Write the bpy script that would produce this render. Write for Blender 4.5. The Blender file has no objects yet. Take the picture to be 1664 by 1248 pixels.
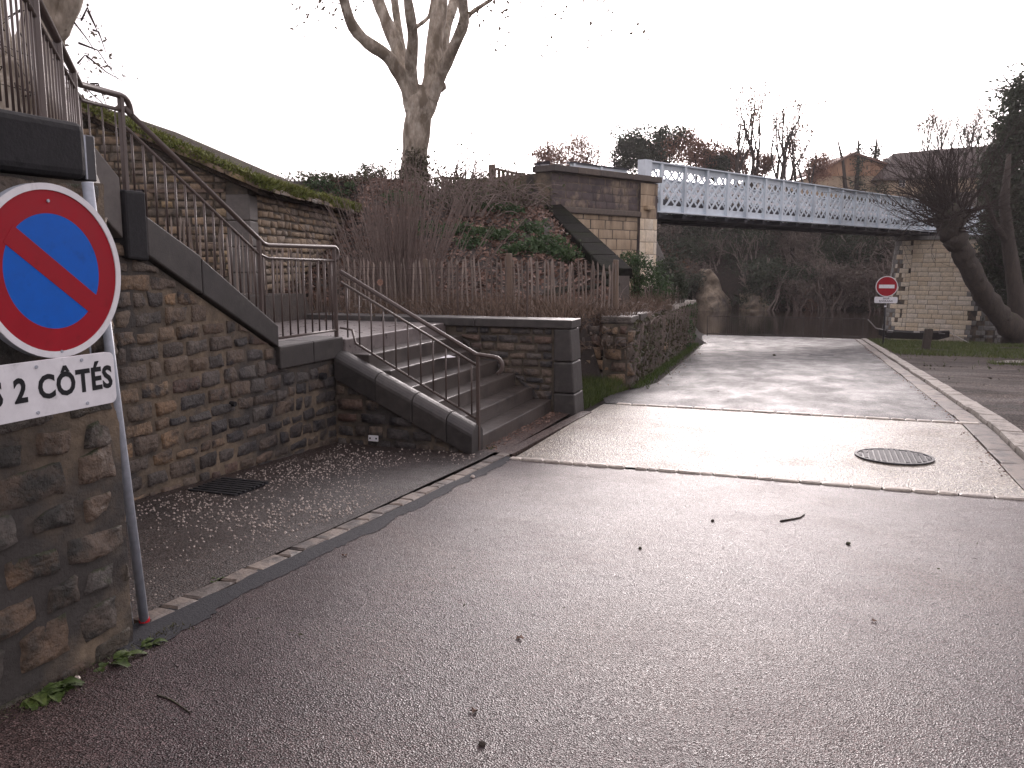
import bpy, math, random
import numpy as np
from mathutils import Vector, Matrix, noise
V = Vector
random.seed(7)
rng = np.random.default_rng(7)
scene = bpy.context.scene
col = scene.collection

# ------------------------------------------------------------------ camera
# World: +Y runs along the road towards the river, +X to its right; eye 1.5 m up.
EYE = 1.5
YAW = math.radians(19.5)
PITCH = math.atan(199 / 1385)
cam_d = bpy.data.cameras.new('camera'); cam_d.sensor_width = 36; cam_d.lens = 36 * 1385 / 1664
cam_d.clip_start = .05; cam_d.clip_end = 3000
cam = bpy.data.objects.new('camera', cam_d); col.objects.link(cam)
cam.location = (0, 0, EYE); cam.rotation_euler = (math.pi / 2 - PITCH, 0, YAW)
scene.camera = cam

# ------------------------------------------------------------------ sky, sun, exposure
SUN_EL = math.radians(13); SUN_AZ = math.radians(-8)     # azimuth from +Y towards +X
w = bpy.data.worlds.new('World'); scene.world = w; w.use_nodes = True
wn = w.node_tree.nodes; wl = w.node_tree.links; wn.clear()
sky = wn.new('ShaderNodeTexSky'); sky.sky_type = 'NISHITA'; sky.sun_disc = False
sky.sun_elevation = SUN_EL; sky.sun_rotation = SUN_AZ
sky.air_density = 1.0; sky.dust_density = 4.0; sky.ozone_density = 1.0
hs = wn.new('ShaderNodeHueSaturation'); hs.inputs['Saturation'].default_value = .15
mx = wn.new('ShaderNodeMix'); mx.data_type = 'RGBA'; mx.inputs[0].default_value = .4
mx.inputs[7].default_value = (8.25, 7.3, 7.8, 1)         # even cloud cover over the clear sky
bg = wn.new('ShaderNodeBackground'); bg.inputs[1].default_value = .1
wo = wn.new('ShaderNodeOutputWorld')
tn = wn.new('ShaderNodeMix'); tn.data_type = 'RGBA'; tn.blend_type = 'MULTIPLY'; tn.inputs[0].default_value = 1; tn.inputs[7].default_value = (1.01, .95, .985, 1)   # tints the sky colour rosy for an overall pinkish cast
wl.new(sky.outputs[0], hs.inputs['Color']); wl.new(hs.outputs[0], tn.inputs[6]); wl.new(tn.outputs[2], mx.inputs[6])
wl.new(mx.outputs[2], bg.inputs[0]); wl.new(bg.outputs[0], wo.inputs[0])
sl = bpy.data.lights.new('sun', 'SUN'); sl.energy = 1.0; sl.angle = math.radians(18); sl.color = (1, .89, .87)
sun = bpy.data.objects.new('sun', sl); col.objects.link(sun)
sdir = V((math.sin(SUN_AZ) * math.cos(SUN_EL), math.cos(SUN_AZ) * math.cos(SUN_EL), math.sin(SUN_EL)))
sun.rotation_euler = sdir.to_track_quat('Z', 'Y').to_euler(); sun.location = sdir * 60
vs = scene.view_settings; vs.view_transform = 'Standard'; vs.look = 'None'; vs.exposure = 1.32; vs.gamma = 1

# ------------------------------------------------------------------ frames
CY, SY = math.cos(YAW), math.sin(YAW)
def W(cx, d, z=0.):
    return V((cx * CY - d * SY, cx * SY + d * CY, z))
def at(px, py, d):
    """world point seen at photo pixel (px,py) whose forward distance is d metres"""
    u = (px - 832) / 1385; v = -(py - 624) / 1385
    f = math.cos(PITCH) + v * math.sin(PITCH); z = -math.sin(PITCH) + v * math.cos(PITCH)
    t = d / f
    return W(u * t, d, EYE + z * t)
def sm(a, b, x):
    t = min(1, max(0, (x - a) / (b - a))); return t * t * (3 - 2 * t)
def zr0(Y):
    if Y <= 7.5: return -.05 * Y
    if Y <= 11.3: return -.375 - .045 * (Y - 7.5) / 3.8
    return -.42 - .055 * (min(Y, 47) - 11.3)
def zr(Y):
    return (zr0(Y - .8) + zr0(Y - .4) + zr0(Y) + zr0(Y + .4) + zr0(Y + .8)) / 5

# ------------------------------------------------------------------ mesh helpers
class MB:
    def __init__(s): s.v = []; s.f = []
    def box(s, o, a, b, c):
        o = V(o); a = V(a); b = V(b); c = V(c); n = len(s.v)
        s.v += [o, o + a, o + a + b, o + b, o + c, o + a + c, o + a + b + c, o + b + c]
        s.f += [tuple(n + i for i in q) for q in ((0, 3, 2, 1), (4, 5, 6, 7), (0, 1, 5, 4), (1, 2, 6, 5), (2, 3, 7, 6), (3, 0, 4, 7))]
        return s
    def bx(s, x0, x1, y0, y1, z0, z1):
        return s.box((x0, y0, z0), (x1 - x0, 0, 0), (0, y1 - y0, 0), (0, 0, z1 - z0))
    def prism(s, poly, vec):
        """poly: list of points; extruded along vec"""
        n = len(s.v); k = len(poly); vec = V(vec)
        s.v += [V(p) for p in poly] + [V(p) + vec for p in poly]
        s.f += [tuple(n + i for i in range(k - 1, -1, -1)), tuple(n + k + i for i in range(k))]
        for i in range(k):
            j = (i + 1) % k; s.f.append((n + i, n + j, n + k + j, n + k + i))
        return s
    def tube(s, path, r, seg=6, cap=True):
        path = [V(p) for p in path]; m = len(path)
        if not hasattr(r, '__len__'): r = [r] * m
        t0 = (path[1] - path[0]).normalized()
        up = V((0, 0, 1)) if abs(t0.z) < .9 else V((1, 0, 0))
        x = t0.cross(up).normalized(); base = len(s.v)
        for i in range(m):
            t = (path[min(i + 1, m - 1)] - path[max(i - 1, 0)])
            t = t.normalized() if t.length > 1e-9 else t0
            x = (x - t * x.dot(t)).normalized(); y = t.cross(x)
            for k in range(seg):
                a = 2 * math.pi * k / seg
                s.v.append(path[i] + (x * math.cos(a) + y * math.sin(a)) * r[i])
        for i in range(m - 1):
            for k in range(seg):
                k2 = (k + 1) % seg; a = base + i * seg
                s.f.append((a + k, a + k2, a + seg + k2, a + seg + k))
        if cap:
            s.f.append(tuple(base + k for k in range(seg - 1, -1, -1)))
            s.f.append(tuple(base + (m - 1) * seg + k for k in range(seg)))
        return s
    def disc(s, c, n, r0, r1, depth, seg=40):
        """ring/disc slab centred c with normal n (r0=0 full disc)"""
        n = V(n).normalized(); x = n.cross(V((0, 0, 1))).normalized(); y = x.cross(n) * -1
        c = V(c); b = len(s.v)
        P = lambda r, a, dd: c + (x * math.cos(a) + y * math.sin(a)) * r + n * dd
        A = [2 * math.pi * i / seg for i in range(seg)]
        if r0 <= 0:
            s.v += [P(r1, a, 0) for a in A] + [P(r1, a, depth) for a in A]
            s.f += [tuple(b + i for i in range(seg)), tuple(b + seg + i for i in range(seg - 1, -1, -1))]
            for i in range(seg):
                j = (i + 1) % seg; s.f.append((b + i, b + seg + i, b + seg + j, b + j))
        else:
            for dd in (0, depth):
                s.v += [P(r0, a, dd) for a in A] + [P(r1, a, dd) for a in A]
            for i in range(seg):
                j = (i + 1) % seg; q = b + 2 * seg
                s.f += [(b + i, b + j, b + seg + j, b + seg + i), (q + i, q + seg + i, q + seg + j, q + j),
                        (b + seg + i, b + seg + j, q + seg + j, q + seg + i), (b + i, q + i, q + j, b + j)]
        return s
    def mesh(s, name):
        me = bpy.data.meshes.new(name); me.from_pydata([tuple(p) for p in s.v], [], s.f); me.update()
        return me
    def build(s, name, mat, parent=None, smooth=False, bevel=0, seg=2):
        return obj(name, s.mesh(name), mat, parent, smooth, bevel, seg)

def obj(name, me, mat, parent=None, smooth=False, bevel=0, seg=2):
    o = bpy.data.objects.new(name, me); col.objects.link(o)
    if mat is not None and not me.materials: me.materials.append(mat)
    if smooth: me.polygons.foreach_set('use_smooth', [True] * len(me.polygons))
    if bevel:
        b = o.modifiers.new('bevel', 'BEVEL'); b.width = bevel; b.segments = seg; b.limit_method = 'ANGLE'
    if parent is not None:
        o.parent = parent
        if parent.type == 'EMPTY': o.matrix_parent_inverse = Matrix.Translation(-parent.location)
    return o
def npmesh(name, verts, faces):
    verts = np.asarray(verts, np.float32); faces = np.asarray(faces, np.int32)
    me = bpy.data.meshes.new(name); k = faces.shape[1]
    me.vertices.add(len(verts)); me.vertices.foreach_set('co', verts.ravel())
    me.loops.add(faces.size); me.loops.foreach_set('vertex_index', faces.ravel())
    me.polygons.add(len(faces)); me.polygons.foreach_set('loop_start', np.arange(0, faces.size, k, dtype=np.int32))
    me.update(calc_edges=True); return me
def tag(o, label, cat, group=None, kind=None):
    o['label'] = label; o['category'] = cat
    if group: o['group'] = group
    if kind: o['kind'] = kind
    return o
def thing(name, label, cat, loc=(0, 0, 0), group=None):
    o = bpy.data.objects.new(name, None); col.objects.link(o); o.location = loc; o.empty_display_size = .2
    return tag(o, label, cat, group)
def struct(o): o['kind'] = 'structure'; return o
def copy_tree(o, parent=None):
    c = o.copy(); col.objects.link(c)
    if parent is not None: c.parent = parent
    for ch in list(o.children): copy_tree(ch, c)
    return c

# ------------------------------------------------------------------ materials
def nodes(name):
    m = bpy.data.materials.new(name); m.use_nodes = True
    n = m.node_tree.nodes; l = m.node_tree.links
    return m, n, l, n['Principled BSDF']
def coords(n, l, rnd=True, stretch=None):
    tc = n.new('ShaderNodeTexCoord'); out = tc.outputs['Object']
    if rnd:
        oi = n.new('ShaderNodeObjectInfo'); mu = n.new('ShaderNodeMath'); mu.operation = 'MULTIPLY'; mu.inputs[1].default_value = 37
        l.new(oi.outputs['Random'], mu.inputs[0])
        ad = n.new('ShaderNodeVectorMath'); ad.operation = 'ADD'
        l.new(out, ad.inputs[0]); l.new(mu.outputs[0], ad.inputs[1]); out = ad.outputs[0]
    if stretch:
        mp = n.new('ShaderNodeMapping'); mp.inputs['Scale'].default_value = stretch
        l.new(out, mp.inputs[0]); out = mp.outputs[0]
    return out
def nz(n, l, vec, scale, detail=4, rough=.55, dist=0):
    t = n.new('ShaderNodeTexNoise'); t.inputs['Scale'].default_value = scale; t.inputs['Detail'].default_value = detail
    t.inputs['Roughness'].default_value = rough; t.inputs['Distortion'].default_value = dist
    l.new(vec, t.inputs['Vector']); return t.outputs['Fac']
def ramp(n, l, fac, stops, interp='LINEAR'):
    r = n.new('ShaderNodeValToRGB'); r.color_ramp.interpolation = interp; e = r.color_ramp.elements
    while len(e) < len(stops): e.new(.5)
    for k, (p, c) in enumerate(stops):
        e[k].position = p; e[k].color = (c[0], c[1], c[2], 1) if hasattr(c, '__len__') else (c, c, c, 1)
    l.new(fac, r.inputs[0]); return r.outputs[0]
def mixc(n, l, fac, a, b, mode='MIX'):
    m = n.new('ShaderNodeMix'); m.data_type = 'RGBA'; m.blend_type = mode
    for k, x in ((0, fac), (6, a), (7, b)):
        if hasattr(x, 'is_linked') or hasattr(x, 'links'): l.new(x, m.inputs[k])
        else: m.inputs[k].default_value = x if k == 0 else (x[0], x[1], x[2], 1)
    return m.outputs[2]
def bumpn(n, l, h, strength, dist=.01, prev=None):
    b = n.new('ShaderNodeBump'); b.inputs['Strength'].default_value = strength; b.inputs['Distance'].default_value = dist
    l.new(h, b.inputs['Height'])
    if prev is not None: l.new(prev, b.inputs['Normal'])
    return b.outputs[0]
def mat(name, cols, rough=(.55, .8), scale=8, var=.4, bump=.4, bscale=45, bdist=.01, rnd=True, metal=0, spec=.5,
        stain=None, stain_amt=.5, stain_scale=1.5, moss=None, moss_amt=.0, stretch=None, dist=0):
    """cols: list of base colours picked per object (rnd) or by noise; stain/moss: second colours laid in patches"""
    m, n, l, p = nodes(name); vec = coords(n, l, rnd, stretch)
    N1 = nz(n, l, vec, scale, 6, .6, dist)
    if rnd and len(cols) > 1:
        oi = n.new('ShaderNodeObjectInfo')
        c = ramp(n, l, oi.outputs['Random'], [(i / (len(cols) - 1) * .98 + .01, x) for i, x in enumerate(cols)])
    elif len(cols) > 1:
        c = ramp(n, l, N1, [(.3 + .4 * i / (len(cols) - 1), x) for i, x in enumerate(cols)])
    else: c = ramp(n, l, N1, [(.4, cols[0]), (.6, cols[0])])
    N2 = nz(n, l, vec, scale * 3.1, 5, .65)
    c = mixc(n, l, 1, c, ramp(n, l, N2, [(.25, 1 - var), (.75, 1 + var)]), 'MULTIPLY')
    if stain is not None:
        N3 = nz(n, l, vec, stain_scale, 5, .6)
        c = mixc(n, l, ramp(n, l, N3, [(1 - stain_amt - .08, 0.), (1 - stain_amt + .08, 1.)]), c, stain)
    if moss is not None:
        g = n.new('ShaderNodeNewGeometry'); sx = n.new('ShaderNodeSeparateXYZ'); l.new(g.outputs['Normal'], sx.inputs[0])
        N4 = nz(n, l, vec, 5, 5, .7); ad = n.new('ShaderNodeMath'); ad.operation = 'MULTIPLY_ADD'
        l.new(sx.outputs[2], ad.inputs[0]); ad.inputs[1].default_value = .25; l.new(N4, ad.inputs[2])
        c = mixc(n, l, ramp(n, l, ad.outputs[0], [(.95 - moss_amt, 0.), (1.05 - moss_amt, 1.)]), c, moss)
    l.new(c, p.inputs['Base Color'])
    l.new(ramp(n, l, N2, [(.3, rough[0]), (.7, rough[1])]), p.inputs['Roughness'])
    p.inputs['Metallic'].default_value = metal; p.inputs['Specular IOR Level'].default_value = spec
    if bump:
        b = bumpn(n, l, nz(n, l, vec, bscale, 6, .7), bump, bdist)
        b = bumpn(n, l, N1, bump * .7, bdist * 3, b); l.new(b, p.inputs['Normal'])
    return m

TAN = (.24, .165, .10); TAN2 = (.28, .18, .10); BROWN = (.135, .098, .07); DARK = (.05, .044, .041); DARK2 = (.034, .030, .028); GREYS = (.10, .087, .076)
M = {}
M['stone_warm'] = mat('warm rubble stone', [BROWN, TAN, GREYS, BROWN, TAN2, (.10, .07, .05)], (.5, .75), 11, .55, 1.0, 50, .02, stain=DARK, stain_amt=.42, stain_scale=5)
M['stone_dark'] = mat('wet dark rubble stone', [DARK, GREYS, DARK2, BROWN, DARK, (.075, .066, .062)], (.38, .62), 11, .55, 1.0, 50, .02, stain=(.025, .024, .027), stain_amt=.45, stain_scale=5)
M['stone_mix'] = mat('rubble stone', [DARK, BROWN, GREYS, (.11, .066, .05), BROWN, DARK], (.45, .7), 11, .55, 1.0, 50, .02, stain=DARK2, stain_amt=.4, stain_scale=5)
M['stone_near'] = mat('mossy near rubble stone', [GREYS, BROWN, (.125, .112, .1), (.16, .10, .058), GREYS, (.085, .07, .05)], (.5, .75), 9, .55, 1.0, 32, .025, stain=(.03, .028, .024), stain_amt=.46, stain_scale=4, moss=(.035, .04, .016), moss_amt=.3)
M['stone_shed'] = mat('lit rubble stone', [(.28, .215, .15), (.34, .255, .165), (.25, .21, .17), (.31, .225, .14)], (.75, .9), 7, .4, .6, 40, .02, stain=(.10, .08, .06), stain_amt=.4, stain_scale=2)  # paler copy of the shed stone, the lit side put into its colour
M['stone_gable'] = mat('shaded rubble stone', [(.22, .165, .115), (.28, .2, .125), (.17, .14, .115), (.32, .235, .13)], (.75, .9), 7, .4, .6, 40, .02, stain=(.06, .05, .04), stain_amt=.45, stain_scale=2)  # darker copy of the shed stone, gable shade put into its colour
M['mortar'] = mat('lime mortar', [(.19, .145, .098), (.10, .08, .058)], (.7, .9), 5, .4, .8, 50, .012, rnd=False, stain=(.045, .04, .036), stain_amt=.5, stain_scale=1.6)
M['mortar_dark'] = mat('dirty mortar', [(.10, .08, .055), (.05, .042, .034)], (.7, .9), 5, .5, .8, 50, .012, rnd=False)
M['coping'] = mat('dark weathered coping stone', [(.03, .027, .026), (.042, .037, .034)], (.42, .6), 4, .5, .35, 70, .005, stain=(.058, .054, .046), stain_amt=.34, stain_scale=7)
M['coping_black'] = mat('black weathered coping stone', [(.022, .022, .024)], (.7, .85), 9, .35, .5, 50, .006, moss=(.03, .034, .014), moss_amt=.12, spec=.2)
M['step'] = mat('worn step stone', [(.068, .057, .05), (.056, .047, .042)], (.3, .5), 3, .4, .3, 80, .004, stain=(.03, .026, .024), stain_amt=.4, stain_scale=3)
M['landing'] = mat('wet landing slab', [(.15, .13, .125)], (.22, .45), 3, .4, .2, 60, .004, rnd=False)
M['concrete_grey'] = mat('grey render', [(.11, .10, .092)], (.6, .8), 5, .3, .2, 60, .004)
M['rail'] = mat('brown painted iron', [(.075, .054, .046)], (.42, .5), 3, .08, 0)
M['quayrail'] = mat('dark iron', [(.06, .05, .045)], (.5, .6), 20, .2, 0)
M['picket'] = mat('weathered chestnut', [(.15, .12, .1), (.24, .195, .165), (.11, .085, .07), (.19, .16, .135)], (.7, .9), 10, .35, .4, 50, .004, stretch=(1, 1, .15))
M['wood_old'] = mat('old fence wood', [(.12, .085, .065), (.15, .11, .08)], (.7, .9), 8, .3, .3, 50, .006, stretch=(1, 1, .15))
M['wire'] = mat('rusty wire', [(.075, .052, .042)], (.6, .8), 20, .2, 0)
M['galv'] = mat('galvanised steel', [(.36, .39, .44)], (.4, .55), 12, .2, .1, 80, .001, metal=.15)
M['dark_metal'] = mat('dark metal', [(.035, .036, .04)], (.4, .6), 9, .4, .1, 80, .001, metal=.3)
M['iron'] = mat('cast iron', [(.045, .045, .05)], (.5, .65), 9, .4, .2, 80, .001)
def paint(name, c, r=.38, dirt=(.35, .3, .25), amt=.12):
    return mat(name, [c], (r, r + .2), 5, .1, .04, 60, .001, rnd=False, stain=tuple(a * .74 for a in c), stain_amt=amt + .2, stain_scale=14, spec=.22)
M['red'] = paint('red sign film', (.29, .004, .014)); M['blue'] = paint('blue sign film', (.0, .095, .47)); M['white'] = paint('white sign film', (.68, .68, .70)); M['black'] = paint('black lettering', (.012, .013, .016))
M['navy'] = paint('dark brown sign', (.03, .026, .03))
M['girder'] = mat('pale blue bridge paint', [(.64, .71, .76)], (.45, .65), 2, .1, .05, 20, .002, rnd=False, stain=(.47, .53, .58), stain_amt=.4, stain_scale=.6)
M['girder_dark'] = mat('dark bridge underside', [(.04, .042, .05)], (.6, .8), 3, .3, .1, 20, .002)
M['ashlar'] = mat('tan ashlar', [(.42, .31, .19), (.46, .34, .2), (.38, .29, .19), (.45, .36, .25)], (.75, .9), 3, .25, .4, 20, .01)
M['ashlar_pale'] = mat('pale ashlar', [(.70, .63, .51), (.66, .55, .4), (.68, .59, .45), (.72, .65, .55)], (.75, .9), 3, .25, .4, 20, .01, stain=(.56, .46, .33), stain_amt=.35, stain_scale=.8)
M['ashlar_grey'] = mat('grey ashlar', [(.22, .215, .2), (.18, .18, .175), (.26, .25, .23)], (.75, .9), 3, .3, .4, 20, .01, stain=(.13, .13, .125), stain_amt=.4, stain_scale=.8)
M['ashlar_stain'] = mat('soot-stained ashlar', [(.10, .085, .075), (.075, .066, .062), (.13, .105, .085)], (.75, .9), 3, .35, .4, 20, .01, stain=(.24, .19, .13), stain_amt=.3, stain_scale=1.6)
M['wingcap'] = mat('mossy wing-wall slab', [(.016, .015, .013), (.013, .013, .012)], (.95, 1.), 4, .5, .6, 25, .015, stain=(.014, .017, .009), stain_amt=.45, stain_scale=1.2, spec=.02)
M['bark_plane'] = mat('plane bark', [(.56, .51, .43), (.32, .275, .22), (.60, .55, .47)], (.8, .95), 2.6, .35, .5, 14, .03, rnd=False, stain=(.17, .14, .105), stain_amt=.46, stain_scale=3.2, spec=.2, stretch=(1, 1, .45))
M['bark_dark'] = mat('dark bark', [(.06, .047, .036), (.035, .028, .024)], (.8, .95), 5, .4, .8, 18, .03, rnd=False, stretch=(1, 1, .3), moss=(.05, .055, .02), moss_amt=.25)
M['twig'] = mat('grey-brown twigs', [(.21, .175, .155), (.26, .215, .19), (.165, .13, .115)], (.85, .95), 5, .3, 0, spec=.15)
M['twig_dark'] = mat('dark twigs', [(.045, .036, .032)], (.9, .95), 5, .3, 0, spec=.08)
M['straw'] = mat('dry stems', [(.12, .085, .066), (.17, .125, .095), (.085, .06, .05)], (.9, .95), 3, .4, 0, rnd=False, spec=.1)
def leafmat(name, cols, scale=1.2, rough=(.45, .65), tr=.25):
    m, n, l, p = nodes(name); vec = coords(n, l, True)
    g = nz(n, l, vec, scale, 3, .7)
    N5 = nz(n, l, vec, scale * 9, 2, .7)
    c = ramp(n, l, g, [(.3 + .4 * i / max(1, len(cols) - 1), x) for i, x in enumerate(cols)])
    c = mixc(n, l, 1, c, ramp(n, l, N5, [(.3, .6), (.7, 1.4)]), 'MULTIPLY')
    l.new(c, p.inputs['Base Color']); p.inputs['Roughness'].default_value = rough[1]; p.inputs['Specular IOR Level'].default_value = .35
    t = n.new('ShaderNodeBsdfTranslucent'); l.new(c, t.inputs[0]); ms = n.new('ShaderNodeMixShader'); ms.inputs[0].default_value = tr
    l.new(p.outputs[0], ms.inputs[1]); l.new(t.outputs[0], ms.inputs[2]); l.new(ms.outputs[0], n['Material Output'].inputs[0])
    return m
M['evergreen'] = leafmat('evergreen leaves', [(.028, .04, .028), (.05, .065, .04), (.075, .085, .055)])
M['ivy'] = leafmat('ivy leaves', [(.025, .05, .02), (.05, .09, .035), (.08, .12, .05)], 3)
M['ivy_dull'] = leafmat('dull ivy leaves', [(.05, .05, .03), (.075, .07, .04), (.06, .08, .035)], 3)
M['russet'] = leafmat('russet dead leaves', [(.16, .085, .06), (.24, .135, .095), (.32, .2, .15)], 2)
M['litter'] = leafmat('fallen leaves', [(.09, .058, .045), (.165, .10, .075), (.26, .17, .13)], 2.5, tr=.1)
M['bankbrown'] = leafmat('winter scrub', [(.11, .09, .078), (.155, .125, .105), (.13, .12, .09)])
M['grass'] = leafmat('grass', [(.04, .06, .015), (.07, .095, .022), (.11, .115, .04)], 2)
M['weed'] = leafmat('weed leaves', [(.035, .06, .013), (.06, .095, .02), (.10, .13, .035)], 8)
M['moss'] = leafmat('moss', [(.085, .11, .02), (.13, .15, .03), (.17, .17, .05)], 4, tr=.1)
M['leaf_dark'] = leafmat('hanging plane leaves', [(.09, .075, .055), (.13, .10, .07)], 3)
M['earth'] = mat('garden earth', [(.026, .021, .017), (.045, .034, .027)], (.8, .95), 3, .4, .8, 25, .03, rnd=False)
M['pebble'] = mat('pale pebble', [(.36, .31, .27)], (.4, .6), 9, .3, 0, rnd=False)
M['sett'] = mat('pale sett', [(.44, .39, .33), (.5, .45, .39), (.34, .3, .25), (.42, .38, .34)], (.4, .65), 12, .4, .6, 60, .006, stain=(.10, .085, .07), stain_amt=.32, stain_scale=6)
M['sett_dull'] = mat('dull sett', [(.15, .12, .10), (.19, .155, .125), (.11, .09, .078)], (.5, .7), 12, .4, .6, 60, .006, stain=(.05, .042, .038), stain_amt=.45, stain_scale=7)
M['kerb'] = mat('pale kerb stone', [(.34, .31, .27), (.29, .265, .235), (.38, .345, .305)], (.55, .8), 12, .45, .8, 60, .01, stain=(.13, .115, .1), stain_amt=.42, stain_scale=6, spec=.3)
M['tar'] = mat('fresh tar joint', [(.026, .027, .032)], (.6, .8), 30, .4, .5, 120, .004, rnd=False, spec=.2)
M['plaster'] = mat('ochre plaster', [(.36, .28, .19)], (.8, .9), 1, .25, .1, 8, .01, rnd=False)
M['cladding'] = mat('weathered timber boards', [(.33, .19, .11), (.38, .23, .14), (.28, .16, .095)], (.7, .9), 3, .3, .2, 15, .01, stretch=(1, 1, .2))
M['rooftile'] = mat('dark tiles', [(.055, .042, .038), (.075, .055, .047)], (.7, .85), 2, .35, .5, 8, .03, rnd=False)
M['rooftile_red'] = mat('brown tiles', [(.16, .085, .06), (.12, .07, .05)], (.7, .85), 2, .35, .5, 8, .03, rnd=False)
M['roofdark'] = mat('old stone roof', [(.035, .027, .021), (.05, .038, .029)], (.9, .95), 3, .5, .9, 8, .05, rnd=False, stain=(.06, .065, .02), stain_amt=.4, stain_scale=1.2, spec=.05)
M['pane'] = mat('window glass', [(.03, .035, .04)], (.08, .12), 2, .1, 0, rnd=False)
M['frame'] = paint('pale frame', (.5, .47, .43))
M['cliff'] = mat('limestone cliff', [(.33, .27, .20), (.22, .18, .135)], (.8, .95), .9, .45, .9, 3, .25, rnd=False, stain=(.06, .052, .045), stain_amt=.42, stain_scale=.35)
M['boat'] = mat('tarred boat timber', [(.024, .022, .022)], (.3, .5), 4, .5, .3, 20, .006)
M['boat_in'] = mat('wet boat floor', [(.20, .19, .19)], (.25, .5), 4, .5, .3, 20, .006, rnd=False)
M['rope'] = mat('pale rope', [(.45, .42, .4)], (.8, .9), 10, .3, 0)
M['tape'] = paint('red tape', (.5, .02, .03))

def asphalt(name, cols, patch, rlo, rhi, agg, bumpS, pebbly=None, pstretch=(1, 1, 1), spec=.5):
    """wet aggregate surface: stone-chip relief, wear patches in colour and in wetness (gloss)"""
    m, n, l, p = nodes(name); vec = coords(n, l, False); vp = coords(n, l, False, pstretch)
    big = nz(n, l, vp, .55, 5, .6, .4); mid = nz(n, l, vp, 2.2, 5, .65)
    vo = n.new('ShaderNodeTexVoronoi'); vo.inputs['Scale'].default_value = agg; l.new(vec, vo.inputs['Vector'])
    sep = n.new('ShaderNodeSeparateColor'); l.new(vo.outputs['Color'], sep.inputs[0])
    fine = nz(n, l, vec, agg * 3.2, 2, .6)
    c = ramp(n, l, mid, [(.3, cols[0]), (.7, cols[1])])
    c = mixc(n, l, ramp(n, l, big, [(.42, 0.), (.6, .75)]), c, patch)
    c = mixc(n, l, 1, c, ramp(n, l, vo.outputs['Distance'], [(.25, 1.15), (.75, .35)]), 'MULTIPLY')  # darkens the gaps between chips: crevice shade painted into the colour
    c = mixc(n, l, 1, c, ramp(n, l, sep.outputs[0], [(.0, .3), (.3, .8), (.8, 1.15), (.97, 2.3)]), 'MULTIPLY')
    pits = nz(n, l, vec, agg * .7, 2, .5); pitm = ramp(n, l, pits, [(.34, .35), (.45, 1.)])
    c = mixc(n, l, 1, c, pitm, 'MULTIPLY')  # pits painted darker to stand for the shade inside them
    if pebbly:
        c = mixc(n, l, ramp(n, l, sep.outputs[1], [(pebbly[1] - .02, 0.), (pebbly[1] + .02, 1.)]), c, pebbly[0])
    l.new(c, p.inputs['Base Color'])
    ad = n.new('ShaderNodeMath'); ad.operation = 'MULTIPLY_ADD'; l.new(big, ad.inputs[0]); ad.inputs[1].default_value = .6; l.new(mid, ad.inputs[2])
    l.new(ramp(n, l, ad.outputs[0], [(.62, rlo), (.98, rhi)]), p.inputs['Roughness'])
    sp = mixc(n, l, 1, ramp(n, l, sep.outputs[2], [(0., spec * .25), (.6, spec), (.95, spec * 2.)]), pitm, 'MULTIPLY'); l.new(sp, p.inputs['Specular IOR Level'])
    b = bumpn(n, l, vo.outputs['Distance'], bumpS, .006); b = bumpn(n, l, pitm, bumpS * .6, .004, b); b = bumpn(n, l, mid, .2, .03, b)
    l.new(b, p.inputs['Normal'])
    return m
M['asphalt'] = asphalt('wet worn asphalt', ((.056, .038, .039), (.081, .055, .057)), (.104, .071, .063), .28, .44, 150, .5, spec=.31)
M['asphalt_far'] = asphalt('smooth dark asphalt', ((.034, .032, .038), (.046, .043, .05)), (.058, .053, .056), .34, .6, 120, .6, pstretch=(1, .45, 1), spec=.24)
M['concrete'] = asphalt('exposed aggregate concrete', ((.31, .275, .225), (.40, .355, .295)), (.25, .21, .16), .28, .48, 75, .95)
M['pavement'] = asphalt('pebbled brown pavement', ((.042, .03, .026), (.062, .044, .037)), (.032, .025, .023), .42, .64, 120, .5)
M['brownpave'] = asphalt('brown path', ((.085, .055, .045), (.11, .07, .058)), (.07, .05, .042), .4, .6, 80, .4)
M['mud'] = asphalt('muddy gravel', ((.075, .056, .048), (.11, .083, .07)), (.03, .023, .02), .6, .9, 45, .9, pstretch=(.6, 1.5, 1), spec=.12)
M['slab'] = asphalt('pale wet slab', ((.30, .27, .23), (.36, .33, .29)), (.22, .2, .17), .25, .45, 40, .3)
mw_, n_, l_, p_ = nodes('river water'); vec_ = coords(n_, l_, False)
p_.inputs['Base Color'].default_value = (.028, .021, .016, 1); p_.inputs['Roughness'].default_value = .06
l_.new(bumpn(n_, l_, nz(n_, l_, vec_, 1.6, 4, .6), .18, .05), p_.inputs['Normal']); M['water'] = mw_

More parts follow.
